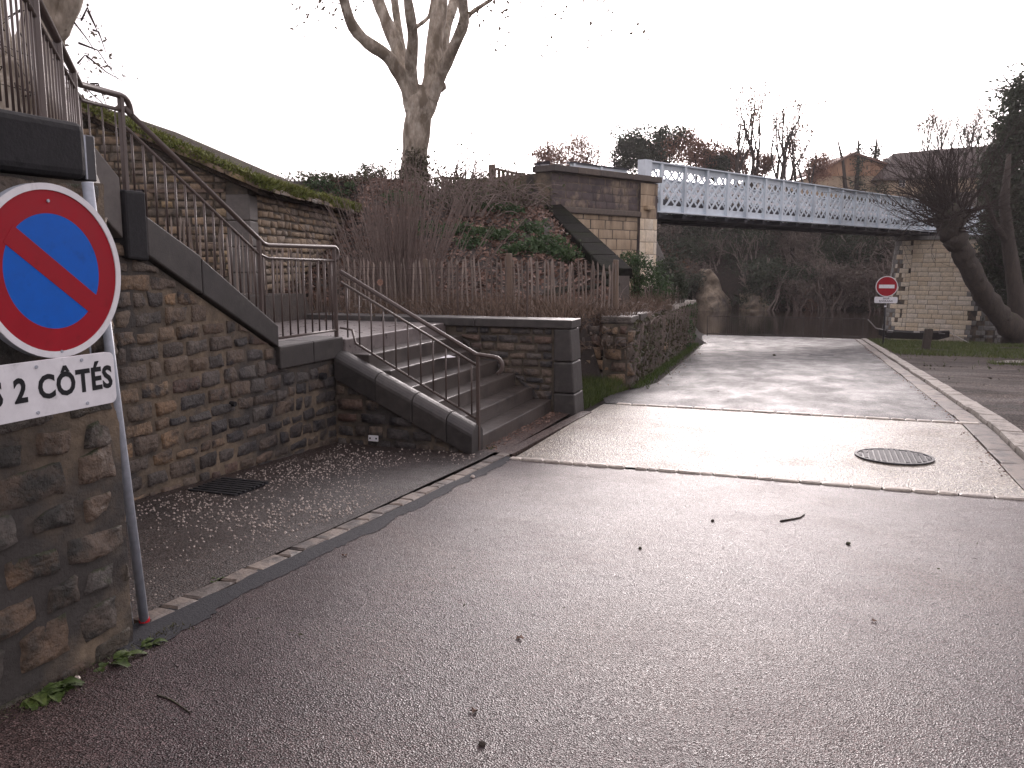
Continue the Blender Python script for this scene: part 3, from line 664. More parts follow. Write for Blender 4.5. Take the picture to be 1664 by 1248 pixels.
# lower flight
YF = 7.75
lc = [V((-3.06, YF, .59)), V((-2.93, YF, .575))] + [V((-2.93 + .085 * math.sin(a), YF, .49 + .085 * math.cos(a))) for a in [k * math.pi / 8 for k in range(1, 8)]]
fb = lambda x: lerp(.66, -.06, (x + 4.46) / 1.36)
railing('brown iron railing beside the wide lower steps', [V((-4.62, YF, 1.40)), V((-3.12, YF, .595))] + lc, [V((-4.62, YF, 1.29)), V((-3.1, YF, .48))], lambda p: fb(p.x) if p.x > -4.46 else .72, .155,
        [(V((-3.1, YF - .0, zr(YF) - .02)), V((-3.1, YF, .59)))], [V((-4.64, YF, .82)), V((-4.5, YF, .80)), V((-4.46, YF, .66)), V((-3.1, YF, -.06))])

# ------------------------------------------------------------------ the near sign
t = thing('parking_sign', 'round blue and red no-parking sign on a galvanised post', 'sign', (-2.84, 2.95, zr(2.95)))
sn = V((math.cos(math.radians(0)), -math.sin(math.radians(0)), .02)).normalized(); su = V((-sn.y, sn.x, 0)).normalized()
if su.y < 0: su = -su
sv = sn.cross(su).normalized(); sv = sv if sv.z > 0 else -sv; sc = at(87, 441, 3.10); R0 = .312
pole0 = V((-2.84, 2.95, zr(2.95))); pole1 = at(142, 296, 3.33)
MB().tube([pole0, pole1], .021, 14).build('post', M['galv'], t, True)
MB().tube([pole0 + V((-.05, -.03, 0)), pole1 + V((-.05, -.03, -.3))], .012, 8).build('cable_duct', M['galv'], t, True)
MB().disc(sc - sn * .03, sn, 0, R0, .028, 72).build('plate', M['galv'], t)
MB().disc(sc - sn * .001, sn, R0 * .925, R0, .006, 72).build('white_rim', M['white'], t)
MB().disc(sc - sn * .001, sn, R0 * .66, R0 * .924, .002, 72).build('red_ring', M['red'], t)
MB().disc(sc - sn * .001, sn, 0, R0 * .66, .0015, 72).build('blue_disc', M['blue'], t)
dv = (su * .80 - sv * .6).normalized(); dn = (su * .6 + sv * .80).normalized()
MB().box(sc - dv * R0 * .69 - dn * .037 + sn * .0006, dv * R0 * 1.38, dn * .074, sn * .0016).build('red_bar', M['red'], t)
for k in (0, 1): MB().disc(sc + sv * (R0 * (.8 if k else -.93)) + sn * .003, sn, 0, .006, .004, 8).build('rivet', M['galv'], t)
def text(body, size, origin, u, v, n, mt, parent, name, weight=.0, sx=1., align='CENTER'):
    cu = bpy.data.curves.new(name, 'FONT'); cu.body = body; cu.size = size; cu.extrude = .0006; cu.offset = weight; cu.align_x = align; cu.align_y = 'CENTER'; cu.resolution_u = 3; cu.space_character = 1.07; cu.space_word = 1.25
    to = bpy.data.objects.new(name, cu); col.objects.link(to); dg = bpy.context.evaluated_depsgraph_get()
    me = bpy.data.meshes.new_from_object(to.evaluated_get(dg)); bpy.data.objects.remove(to)
    mtx = Matrix((( u.x * sx, v.x, n.x, origin.x), (u.y * sx, v.y, n.y, origin.y), (u.z * sx, v.z, n.z, origin.z), (0, 0, 0, 1)))
    me.transform(mtx); me.materials.clear()
    return obj(name, me, M[mt], parent)
def roundplate(c, u, v, n, w_, h_, r_, dp):
    b = MB(); pts = []
    for qx, qy, a0 in ((1, 1, 0), (-1, 1, 90), (-1, -1, 180), (1, -1, 270)):
        for k in range(6):
            a = math.radians(a0 + k * 18); pts.append(c + u * (qx * (w_ / 2 - r_) + r_ * math.cos(a)) + v * (qy * (h_ / 2 - r_) + r_ * math.sin(a)))
    return b.prism(pts, n * dp)
t2 = thing('sign_panel', 'white plate lettered in black under the no-parking sign', 'sign', (sc.x, sc.y, .9))
er = at(187, 612, 3.18); PW = .64; PH = .190
pc = er - su * (PW / 2); pvv = sv
roundplate(pc, su, pvv, sn, PW, PH, .025, -.02).build('plate', M['white'], t2)
text('LES 2 CÔTÉS', .112, pc + sn * .001 - su * .002, su, pvv, sn, 'black', t2, 'lettering', .0036, .9)
for a, c in ((-.3, .078), (-.12, .076), (.07, .079), (.08, -.079), (-.13, -.079)): MB().disc(pc + su * (a + .1) + pvv * c, sn, 0, .006, .004, 8).build('rivet', M['galv'], t2)
o = MB().tube([pole0 + V((0, 0, .0)), pole0 + V((0, 0, .012)), pole0 + V((.0, 0, .024))], [.024, .0245, .024], 12).build('red_tape', M['tape']); tag(o, 'scrap of red tape round the foot of the sign post', 'tape')

# ------------------------------------------------------------------ foliage tools
def leaf_cloud(blobs, n, size, seed=1, spread=.35, aspect=.7, shell=.55):
    """blobs: (centre, radii) list; leaves gather in clumps near each blob's surface"""
    r = np.random.default_rng(seed); P = []
    vol = np.array([np.prod(b[1]) ** .67 for b in blobs]); vol = vol / vol.sum()
    for (c, rad), f in zip(blobs, vol):
        m_ = int(n * f); nc = max(4, m_ // 22)
        dirs = r.normal(size=(nc, 3)); dirs /= np.linalg.norm(dirs, axis=1)[:, None]
        cc = np.array(c) + dirs * np.array(rad) * (shell + (1 - shell) * r.random((nc, 1)))
        k = r.integers(0, nc, m_); P.append(cc[k] + r.normal(size=(m_, 3)) * np.array(rad) * spread * .5)
    P = np.concatenate(P); s = size * r.uniform(.6, 1.3, len(P))
    return rand_quads(P, s, aspect=aspect, r=r)
RMIN = .004
def grow(b, p, d, r_, ln, lev, R, wig=.18, split=(2, 3), taper=.62, ang=.55, up=.12, seg=(6, 5, 4, 3), tips=None, nseg=4, shrink=.72):
    pts = [V(p)]; rr = [r_]; d = V(d).normalized(); q = V(p)
    for i in range(nseg):
        d = (d + V((R.uniform(-1, 1), R.uniform(-1, 1), R.uniform(-1, 1))) * wig + V((0, 0, up))).normalized(); q = q + d * ln / nseg
        pts.append(q.copy()); rr.append(max(RMIN, lerp(r_, r_ * taper, (i + 1) / nseg)))
    b.tube(pts, rr, seg[min(len(seg) - 1, max(0, len(seg) - 1 - lev))] if False else seg[max(0, min(len(seg) - 1, len(seg) - 1 - lev))], cap=False)
    if tips is not None and lev <= 1: tips += pts[1:]
    if lev <= 0: return
    for k in range(R.randint(*split)):
        i = R.randint(max(1, nseg // 2), nseg) if k else nseg
        ax = V((R.uniform(-1, 1), R.uniform(-1, 1), R.uniform(-.6, 1))); nd = (d + ax.normalized() * ang * R.uniform(.6, 1.5)).normalized()
        grow(b, pts[i], nd, rr[i] * (.8 if k == 0 else .6), ln * shrink * R.uniform(.75, 1.15), lev - 1, R, wig, split, taper, ang, up, seg, tips, nseg, shrink)
def leaves_at(tips, n, size, spread, seed, mat_, name, parent, aspect=.8):
    r = np.random.default_rng(seed); T = np.array([tuple(p) for p in tips]); k = r.integers(0, len(T), n)
    P = T[k] + r.normal(size=(n, 3)) * spread; v, f = rand_quads(P, size * r.uniform(.6, 1.3, n), aspect=aspect, r=r)
    return obj(name, npmesh(name, v, f), mat_, parent)
def blades(P, h, wd, seed, lean=.4):
    """grass blades: one triangle each"""
    r = np.random.default_rng(seed); n = len(P); a = r.uniform(0, 6.283, n); dx = np.stack([np.cos(a), np.sin(a), np.zeros(n)], 1)
    hh = h * r.uniform(.5, 1.3, n); tip = P + np.stack([r.normal(size=n) * lean * hh, r.normal(size=n) * lean * hh, hh], 1)
    v = np.stack([P - dx * wd, P + dx * wd, tip], 1).reshape(-1, 3); return v, np.arange(3 * n).reshape(-1, 3)

# ------------------------------------------------------------------ garden wall by the road
t = thing('stone_wall', 'low overgrown garden wall with cap stones along the road', 'wall', (plx(22), 22, zr(22)))
pl0 = V((plx(13.6), 13.6, 0)); pl1 = V((plx(32.5), 32.5, 0)); pu = (pl1 - pl0).normalized(); pn = V((pu.y, -pu.x, 0)); PL = (pl1 - pl0).length
ptop = lambda s: lerp(.50, -.06, s / PL)
b = MB(); q0 = pl0 - pn * .03; q1 = pl1 - pn * .03
b.v = [q0 + V((0, 0, -.9)), q1 + V((0, 0, -2.2)), q1 + V((0, 0, ptop(PL))), q0 + V((0, 0, ptop(0)))]; b.v += [v - pn * .4 for v in b.v]
b.f = [(0, 1, 2, 3), (7, 6, 5, 4), (0, 4, 5, 1), (1, 5, 6, 2), (2, 6, 7, 3), (3, 7, 4, 0)]; b.build('mortar_core', M['mortar_dark'], t)
stones(t, lambda s, tt, d: pl0 + pu * s + pn * (d - .02) + V((0, 0, tt)), PL, lambda s: (zr(13.6 + s) - .1, ptop(s)), (.2, .3), (.35, .8), ['stone_mix', 'stone_warm', 'stone_mix'], .03, .07, .03, (5, 4), .06, 61)
MB()
stones(t, lambda s, tt, d: q0 + V((-s, -d, tt)) + V((.0, 0, 0)), .8, lambda s: (-.5, .50), (.14, .22), (.2, .4), ['stone_mix', 'stone_warm'], .02, .05, .02, (5, 4), .06, 62)
s = .0; Rk = random.Random(4)
while s < PL - .3:
    ln = Rk.uniform(.8, 1.5); e = min(PL, s + ln) - .02; a = pl0 + pu * s + pn * Rk.uniform(.02, .07); c = pl0 + pu * e + pn * Rk.uniform(.02, .07)
    b = MB(); th = Rk.uniform(.12, .15)
    b.v = [a + V((0, 0, ptop(s) + .005)), c + V((0, 0, ptop(e) + .005)), c + V((0, 0, ptop(e) + th)), a + V((0, 0, ptop(s) + th + Rk.uniform(-.01, .02)))]; b.v += [v - pn * .5 for v in b.v]
    b.f = [(0, 1, 2, 3), (7, 6, 5, 4), (0, 4, 5, 1), (1, 5, 6, 2), (2, 6, 7, 3), (3, 7, 4, 0)]
    if not (3.2 < s < 7): b.build('cap_stone', M['stone_mix'] if s < 8 else M['kerb'], t, bevel=.02)
    s += ln
# ivy on its face: vine patches are separate plants
def ivy_patch(s0, s1, n, seed):
    r = np.random.default_rng(seed); ss = r.uniform(s0, s1, n); fr = r.random(n) ** .8; P = []
    for a, f in zip(ss, fr):
        lo = zr(13.6 + a) + .02; p = pl0 + pu * a + pn * (.03 + .09 * r.random()); P.append((p.x, p.y, lerp(lo, ptop(a) + .05, f)))
    v, f = rand_quads(np.array(P), r.uniform(.03, .065, n), aspect=.9, r=r); return v, f
for k, (a, c) in enumerate(((.0, 4.5), (4.2, 9), (8.7, 13.5), (13.2, 18.9))):
    v, f = ivy_patch(a, c, 460, 70 + k); b = MB(); Rk = random.Random(90 + k)
    for q in range(34):
        ss = Rk.uniform(a, c); p = pl0 + pu * ss + pn * .05; path = [V((p.x, p.y, zr(13.6 + ss)))]
        for i in range(4): path.append(path[-1] + pu * Rk.uniform(-.12, .12) + pn * Rk.uniform(-.02, .04) + V((0, 0, (ptop(ss) - zr(13.6 + ss)) / 4)))
        b.tube(path, .008, 3, False)
    t = thing('ivy', 'straggly ivy and dead stems hanging over the low garden wall', 'ivy', (pl0 + pu * (a + c) / 2), 'ivy on the garden wall')
    obj('leaves', npmesh('leaves', v, f), M['ivy_dull'] if k != 3 else M['ivy'], t); b.build('stems', M['twig'], t)
# sloping concrete end beyond the wall
t = thing('concrete_ramp_end', 'small sloping concrete buttress at the end of the garden wall', 'buttress', (-4.1, 33.3, zr(33)))
MB().prism([(-4.7, 32.6, zr(33) - .2), (-3.6, 33.6, zr(33) - .2), (-4.5, 32.7, zr(33) + .5)], (-.3, .6, 0)).build('slope', M['concrete_grey'], t)

# ------------------------------------------------------------------ shed
def Sp(cx, d, z): return W(cx, d, z)
SA = (-4.25, 14.0); sdirv = V((.42, 7.9)).normalized(); sperp = V((-sdirv.y, sdirv.x))
def shed(a, l, z): return W(SA[0] + sperp.x * a + sdirv.x * l, SA[1] + sperp.y * a + sdirv.y * l, z)   # a: to the left along the gable, l: away
t = thing('stone_shed', 'long stone shed with a mossy sloping roof behind the stairs', 'shed', shed(2, 4, .6))
RZ = lambda a: 2.70 + .425 * a
b = MB(); g = [shed(0, 0, .3), shed(4.6, 0, .3), shed(4.6, 0, RZ(4.6) - .05), shed(0, 0, RZ(0) - .05)]; b.prism(g, shed(0, 7.9, 0) - shed(0, 0, 0)).build('mortar_core', M['mortar_dark'], t)
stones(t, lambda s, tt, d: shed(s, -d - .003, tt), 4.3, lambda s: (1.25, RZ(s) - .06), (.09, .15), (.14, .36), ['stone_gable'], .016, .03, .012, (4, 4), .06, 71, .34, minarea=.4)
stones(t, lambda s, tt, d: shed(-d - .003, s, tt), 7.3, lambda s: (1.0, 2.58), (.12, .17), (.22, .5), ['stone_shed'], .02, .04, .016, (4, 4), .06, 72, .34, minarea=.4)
for z0 in (.9, 1.32, 1.74, 2.16):
    b = MB(); b.box(shed(-.03, -.03, z0), shed(.36, -.03, z0) - shed(-.03, -.03, z0), shed(-.03, .36, z0) - shed(-.03, -.03, z0), (0, 0, .41)).build('quoin', M['concrete_grey'], t, bevel=.02)
MB().box(shed(.37, -.06, 2.60), shed(1.6, -.06, 2.6) - shed(.37, -.06, 2.6), shed(.37, .1, 2.6) - shed(.37, -.06, 2.6), (0, 0, .05)).build('lintel', M['wood_old'], t)
MB().box(shed(1.7, -.07, 2.15), shed(2.12, -.07, 2.15) - shed(1.7, -.07, 2.15), shed(1.7, .02, 2.15) - shed(1.7, -.07, 2.15), (0, 0, .5)).build('window_opening', M['navy'], t)  # dark panel painted as the shade inside a window opening
b = MB(); b.prism([shed(-.25, -.22, RZ(-.25) - .02), shed(4.7, -.22, RZ(4.7) - .02), shed(4.7, -.22, RZ(4.7) + .05), shed(-.25, -.22, RZ(-.25) + .05)], shed(0, 8.3, 0) - shed(0, 0, 0))
roof = b.build('roof', M['roofdark'], t)
Rs = random.Random(3)
def slate(a, l, wa, wl_, z, mt='stone_gable'):
    b = MB(); o_ = shed(a, l, z); b.box(o_, shed(a + wa, l, z + .425 * wa) - o_, shed(a, l + wl_, z + Rs.uniform(-.02, .02)) - o_, (0, 0, Rs.uniform(.05, .085))); b.build('roof_slab', M[mt], roof, bevel=.015)
a = -.3
while a < 4.6:
    wa = Rs.uniform(.2, .34); slate(a, -.3 + Rs.uniform(-.03, .05), wa * .96, .5, RZ(a) + .055); slate(a + .1, -.22 + Rs.uniform(-.03, .05), wa * .9, .5, RZ(a + .1) + .13); a += wa
l = .2
while l < 8:
    wl_ = Rs.uniform(.25, .42); slate(-.36 + Rs.uniform(-.04, .03), l, .5, wl_ * .96, RZ(-.36) + .055); l += wl_
P = []
for k in range(13000):
    if Rs.random() < .45:
        a = Rs.uniform(-.35, 3.9); l = -.34 + abs(Rs.gauss(0, .4))
    else: a = -.37 + abs(Rs.gauss(0, .1)); l = Rs.uniform(-.3, 8.1)
    if noise.noise(V((a * 1.3, l * 1.3, 8))) > -.35: P.append(tuple(shed(a, l, RZ(a) + .15 + Rs.uniform(-.08, .08))))
v, f = blades(np.array(P), .07, .02, 5, .9); mo = obj('moss', npmesh('moss', v, f), M['moss'], roof); mo['kind'] = 'stuff'

# ------------------------------------------------------------------ fences
def picket_mesh(h, wd, seed):
    R = random.Random(seed); b = MB(); pts = []
    for k, z in enumerate((0, .35 * h, .7 * h, h * .93)):
        e = wd * R.uniform(.8, 1.1); ox = R.uniform(-.012, .012); oy = R.uniform(-.01, .01)
        pts.append([V((ox - e / 2, oy - .011, z)), V((ox + e / 2, oy - .011, z)), V((ox + e / 2, oy + .011, z)), V((ox - e / 2, oy + .011, z))])
    b.v = [p for q in pts for p in q] + [V((pts[-1][0].x + wd / 2 + R.uniform(-.008, .008), 0, h))]
    for i in range(3):
        for k in range(4): b.f.append((4 * i + k, 4 * i + (k + 1) % 4, 4 * i + 4 + (k + 1) % 4, 4 * i + 4 + k))
    b.f += [(12 + k, 12 + (k + 1) % 4, 16) for k in range(4)] + [(3, 2, 1, 0)]
    me = b.mesh('picket'); me.materials.append(M['picket']); return me
PK = [picket_mesh(1.0, .023, 100 + k) for k in range(7)]
def picket_fence(label, pts, hts, spacing, seed, lean=.025, posts=(), wires=(.3, .8), skip=0.):
    """pts: ground line; hts: picket height at each point"""
    R = random.Random(seed); pts = [V(p) for p in pts]
    t = thing('picket_fence', label, 'fence', pts[len(pts) // 2])
    for (a, c, ha, hc) in zip(pts[:-1], pts[1:], hts[:-1], hts[1:]):
        L = (V((c.x, c.y, 0)) - V((a.x, a.y, 0))).length; n = int(L / spacing); rz = math.atan2(c.y - a.y, c.x - a.x)
        for i in range(n):
            if R.random() < skip: continue
            k = (i + R.uniform(.3, .7)) / n; p = a.lerp(c, k); h = lerp(ha, hc, k) * R.uniform(.94, 1.05)
            o = bpy.data.objects.new('picket', PK[R.randrange(7)]); col.objects.link(o); o.parent = t
            o.location = p - t.location; o.rotation_euler = (R.gauss(0, lean * .6), R.gauss(0, lean), rz + R.uniform(-.3, .3)); o.scale = (R.uniform(.8, 1.15), 1, h)
        for f_ in wires:
            MB().tube([a + V((0, 0, ha * f_)), c + V((0, 0, hc * f_))], .004, 4).build('wire', M['wire'], t)
    for p, h, wd in posts: MB().box(V(p) - V((wd / 2, wd / 2, 0)), (wd, 0, 0), (0, wd, 0), (R.uniform(-.04, .04), 0, h)).build('post', M['wood_old'], t, bevel=.01)
    return t
picket_fence('grey chestnut picket fence climbing beside the upper stair flight', [at(222, 500, 11.6) * 1, at(440, 520, 11.9)], [1.30, 1.15], .075, 1)
f0 = at(440, 505, 12.1); f1 = at(590, 508, 12.7); f2 = at(826, 502, 13.2); f3 = at(1004, 500, 14.2)
picket_fence('weathered chestnut picket fence above the long dark coping', [f0, f1, f2, f3], [.95, .78, .80, .74], .074, 2,
             posts=[(at(695, 507, 13.0), .80, .06), (at(830, 503, 13.2), .86, .085), (at(1001, 503, 14.2), .82, .08)])
picket_fence('short run of leaning pale pickets by the evergreen bushes', [at(1050, 505, 21), at(1112, 497, 26)], [.62, .64], .13, 3, .14)
# wire mesh on the coping
t = thing('mesh_fence', 'brown wire mesh fence standing behind the long coping', 'fence', (-5.4, YR + .45, .72))
b = MB(); x0, x1 = -6.6, -3.6
for i in range(31): x = lerp(x0, x1, i / 30); b.tube([(x, YR + .46, .72), (x, YR + .46, 1.42)], .0028, 3, False)
for i in range(8): z = .76 + i * .094; b.tube([(x0, YR + .46, z), (x1, YR + .46, z)], .0028, 3, False)
b.build('mesh_panel', M['wire'], t)
for x in (-6.6, -5.6, -4.6, -3.6): MB().tube([(x, YR + .47, .6), (x, YR + .47, 1.46)], .013, 6).build('post', M['wire'], t)
o = MB().disc(at(618, 459, 11.6), V((.2, -1, .1)), 0, .045, .01, 7).build('dead_leaf', M['russet']); tag(o, 'single orange dead leaf caught in the mesh fence', 'leaf')

# ------------------------------------------------------------------ abutment and bridge
G0 = W(5.02, 30.5, 0); bd = V((math.sin(math.radians(24.7)), math.cos(math.radians(24.7)), 0)); bn = V((bd.y, -bd.x, 0))
def Bp(s, n, z): return G0 + bd * s + bn * n + V((0, 0, z))
ZB, ZT = 3.21, 4.93
def bbox(b, s0, s1, n0, n1, z0, z1): b.box(Bp(s0, n0, z0), bd * (s1 - s0), bn * (n1 - n0), (0, 0, z1 - z0)); return b
t = thing('bridge_abutment', 'tan stone bridge abutment with soot-stained parapet', 'abutment', Bp(-3, -1, -.5))
bbox(MB(), -5.95, -0.57, -3.9, .42, -2.2, 4.14).build('core', M['mortar'], t)
M['abut_low'] = mat('streaked tan ashlar', [(.33, .25, .165), (.41, .325, .23)], (.75, .9), 1.2, .35, .4, 20, .01, rnd=False, stain=(.10, .07, .05), stain_amt=.36, stain_scale=1.1, stretch=(1, 1, .35))
M['abut_up'] = mat('soot-blackened ashlar', [(.11, .085, .078), (.07, .058, .06)], (.75, .9), 1.2, .4, .4, 20, .01, rnd=False, stain=(.30, .235, .165), stain_amt=.38, stain_scale=1.4, dist=.6)
def pickAb(s, tt, R):
    if s > -.75: return 'ashlar_pale' if tt < 3 else 'abut_low'
    return 'abut_up' if tt > 3.1 else 'abut_low'
stones(t, lambda s, tt, d: Bp(s - .75, .42 + d, tt), 4.35, lambda s: (-.6, 2.96), (.28, .36), (.5, 1.0), [], .007, .004, .003, (4, 4), 0, 81, -5.2, pickAb, name='block')
stones(t, lambda s, tt, d: Bp(s - .75, .42 + d, tt), 4.35, lambda s: (3.16, 4.1), (.22, .3), (.4, .8), [], .007, .004, .003, (4, 4), 0, 82, -5.2, pickAb, name='block')
stones(t, lambda s, tt, d: Bp(s - .75, .50 + d, tt), .98, lambda s: (-.6, 4.1), (.34, .42), (.45, .55), [], .007, .004, .003, (4, 4), 0, 83, -.8, pickAb, name='block')
bbox(MB(), -1.55, -0.56, .40, .49, -.6, 4.12).build('pilaster', M['abut_up'], t)
bbox(MB(), -5.95, -1.56, .40, .56, 2.97, 3.15).build('string_course', M['ashlar_stain'], t, bevel=.03)
bbox(MB(), -1.37, -0.95, .5, .68, 3.22, 3.36).build('corbel', M['ashlar'], t, bevel=.02)
for s0, s1 in ((-5.28, -4.2), (-4.19, -3.1), (-3.09, -1.4), (-1.39, .26)): bbox(MB(), s0 - .75, s1 - .75, -.3, .62, 4.15, 4.34).build('coping_stone', M['ashlar_stain'], t, bevel=.02)

LB = 46.; t = thing('lattice_bridge', 'pale blue iron lattice girder bridge over the river', 'bridge', Bp(22, -2, ZB))
bar_up = None
zl0, zl1 = ZB + .24, ZT - .22; hz = zl1 - zl0; run = hz / .84
def barmesh(sign):
    b = MB(); wv = V((.045, 0, 0)) ; n_ = .012
    b.box((0 - .064, -n_, 0), (.128, 0, 0), (0, 2 * n_, 0), (run * sign, 0, hz)); me = b.mesh('lattice_bar'); me.materials.append(M['girder']); return me
BM = {1: barmesh(1), -1: barmesh(-1)}
rotb = math.atan2(bd.y, bd.x)
for gi, n0 in enumerate((0., -3.4)):
    gd = MB(); bbox(gd, -.7, LB, n0 - .17, n0 + .17, ZT - .045, ZT); bbox(gd, -.7, LB, n0 - .02, n0 + .02, ZT - .25, ZT - .046); gd.build('top_chord', M['girder'], t)
    gd = MB(); bbox(gd, -.7, LB, n0 - .17, n0 + .17, ZB, ZB + .04); bbox(gd, -.7, LB, n0 - .02, n0 + .02, ZB + .041, ZB + .27); gd.build('bottom_chord', M['girder'], t)
    bbox(MB(), -.85, -.45, n0 - .16, n0 + .16, ZB, ZT + .02).build('end_post', M['girder'], t)
    for k in range(int(LB / 1.5) + 1):
        g = MB(); s0 = .2 + 1.5 * k; bbox(g, s0 - .045, s0 + .045, n0 + .022, n0 + .13, ZB + .05, ZT - .05); bbox(g, s0 - .07, s0 + .07, n0 + .131, n0 + .145, ZB - .02, ZT - .05)
        g.build('stiffener', M['girder'], t)
    for k in range(int(LB / .5)):
        for sg in (1, -1):
            if (sg < 0 and -.15 + .5 * k - run < -.5) or (sg > 0 and -.4 + .5 * k + run > LB): continue
            o = bpy.data.objects.new('lattice_bar', BM[sg]); col.objects.link(o); o.parent = t
            o.location = Bp(-.4 + .5 * k + (0 if sg > 0 else .25), n0 + .013 * sg * 2, zl0) - t.location; o.rotation_euler = (0, 0, rotb)
bbox(MB(), -.6, LB, -3.38, -.02, ZB + .3, ZB + .48).build('deck', M['girder_dark'], t)
for k in range(int(LB / 1.5)): bbox(MB(), .2 + 1.5 * k - .1, .2 + 1.5 * k + .1, -3.5, .1, ZB - .15, ZB - .005).build('cross_beam', M['girder_dark'], t)
bbox(MB(), -.3, LB, -3.1, -2.9, ZB - .17, ZB - .02).build('stringer', M['girder_dark'], t); bbox(MB(), -.3, LB, -.5, -.3, ZB - .17, ZB - .02).build('stringer', M['girder_dark'], t)
for n0 in (-.6, -2.8):
    bbox(MB(), -.5, LB, n0 - .03, n0 + .03, ZB + 1.0, ZB + 1.12).build('guard_rail', M['white'], t)
t = thing('low_parapet', 'low pale blue iron parapet above the stone abutment', 'parapet', Bp(-2.8, -.6, 4.3))
bbox(MB(), -3.9, -.9, -.62, -.56, 4.3, 4.62).build('near_plate', M['girder'], t); bbox(MB(), -3.95, -.88, -.7, -.5, 4.62, 4.67).build('near_cap', M['girder_dark'], t)
for s0 in (-3.8, -2.4): bbox(MB(), s0 - .05, s0 + .05, -.55, -.48, 4.3, 4.62).build('stiffener', M['girder'], t)

# pier: courses of ashlar round a battered, round-nosed plan
t = thing('bridge_pier', 'battered stone bridge pier standing in the river', 'pier', Bp(28.2, 1, -2.6))
PS = 28.2; hl = 1.55
def plan(u, off):
    """u: distance round the outline from the far end of the upstream face; returns (s,n) before batter"""
    r_ = 1.45 + off
    if u < 2 * hl: return (-r_, -hl + u, 0)
    a = (u - 2 * hl) / 1.45
    if a < math.pi: return (-math.cos(a) * r_, hl + math.sin(a) * r_, a)
    u2 = u - 2 * hl - math.pi * 1.45
    if u2 < 2 * hl: return (r_, hl - u2, 0)
    a = (u2 - 2 * hl) / 1.45
    return (math.cos(a) * r_, -hl - math.sin(a) * r_, a)
def pier(u, tt, d):
    s_, n_, _ = plan(u, d + (2.75 - tt) * .085); return Bp(PS + s_, 1.0 + n_, tt)
PER = 4 * hl + 2 * math.pi * 1.45
b = MB(); m_ = 56
for z in (-4.5, 2.75): b.v += [pier(PER * k / m_, z, -.02) for k in range(m_)]
b.f = [(k, (k + 1) % m_, m_ + (k + 1) % m_, m_ + k) for k in range(m_)] + [tuple(range(m_, 2 * m_))]; b.build('core', M['mortar'], t)
def pickP(s, tt, R):
    if (s < 2 * hl + .35 or s > PER - .8): return 'ashlar_pale'
    return 'ashlar_grey'
stones(t, pier, 2 * hl + 4.6, lambda s: (-2.8, 2.72), (.25, .28), (.5, .8), [], .014, .004, .003, (4, 4), 0, 91, .0, pickP, name='block')
stones(t, pier, 2.3, lambda s: (-2.8, 2.72), (.25, .28), (.5, .8), [], .014, .004, .003, (4, 4), 0, 92, PER - 2.3, pickP, name='block')
b = MB(); b.v = []
for z in (2.74, 2.96): b.v += [pier(PER * k / m_, 2.75, .14) + V((0, 0, z - 2.75)) for k in range(m_)]
b.f = [(k, (k + 1) % m_, m_ + (k + 1) % m_, m_ + k) for k in range(m_)] + [tuple(range(m_, 2 * m_)), tuple(range(m_ - 1, -1, -1))]; b.build('cap', M['ashlar_grey'], t)

# wing wall with sloping slab
t = thing('wing_wall', 'dark mossy sloping slab wall descending from the abutment', 'wall', W(1.4, 22, .3))
w0 = at(893, 330, 26.8); w1 = at(1003, 440, 16.4); wu = (w1 - w0); ws = wu.cross(V((0, 0, 1))).normalized()
if ws.dot(W(1, 0) - W(0, 0)) < 0: ws = -ws
for k in range(7):
    a = w0 + wu * (k / 7 + .002); c = wu * (1 / 7 - .004); MB().box(a - ws * .26 + V((0, 0, -.16)), c, ws * .56, V((0, 0, .2))).build('slab', M['wingcap'], t, bevel=.03)
b = MB(); b.v = [w0 + ws * .24 + V((0, 0, -.1)), w1 + ws * .24 + V((0, 0, -.1)), V((w1.x, w1.y, -.6)) + ws * .24, V((w0.x, w0.y, -.6)) + ws * .24]; b.v += [q - ws * .4 for q in b.v]
b.f = [(0, 1, 2, 3), (7, 6, 5, 4), (0, 4, 5, 1), (1, 5, 6, 2), (2, 6, 7, 3), (3, 7, 4, 0)]; b.build('core', M['ashlar_stain'], t)

# balustrade on the embankment
t = thing('balustrade', 'weathered wooden balustrade at the end of the abutment parapet', 'balustrade', at(835, 305, 27))
def balus(p0, p1, zt, n, hgt):
    p0 = V(p0); p1 = V(p1); u = p1 - p0
    for k in range(n):
        p = p0 + u * ((k + .5) / n); MB().box(V((p.x, p.y, zt - hgt)) - V((.04, .03, 0)), (.085, 0, 0), (0, .06, 0), (0, 0, hgt - .05)).build('baluster', M['wood_old'], t)
    MB().box(V((p0.x, p0.y, zt - .06)) - V((0, .05, 0)), V((u.x, u.y, -.14)), (0, .1, 0), (0, 0, .08)).build('top_rail', M['wood_old'], t)
    MB().box(V((p0.x, p0.y, zt - hgt - .02)) - V((0, .05, 0)), V((u.x, u.y, -.1)), (0, .1, 0), (0, 0, .08)).build('base_rail', M['wood_old'], t)
pa = at(800, 272, 26.2); pb = at(868, 281, 27.6); balus(pa, pb, pa.z, 10, .78)
pa2 = at(716, 287, 26.0); pb2 = at(798, 288, 26.2); balus(pa2, pb2, pa2.z, 13, .5)
MB().box(V((pa.x, pa.y, 3.1)) - V((.09, .09, 0)), (.17, 0, 0), (0, .17, 0), (0, 0, pa.z - 3.1 + .08)).build('post', M['wood_old'], t)

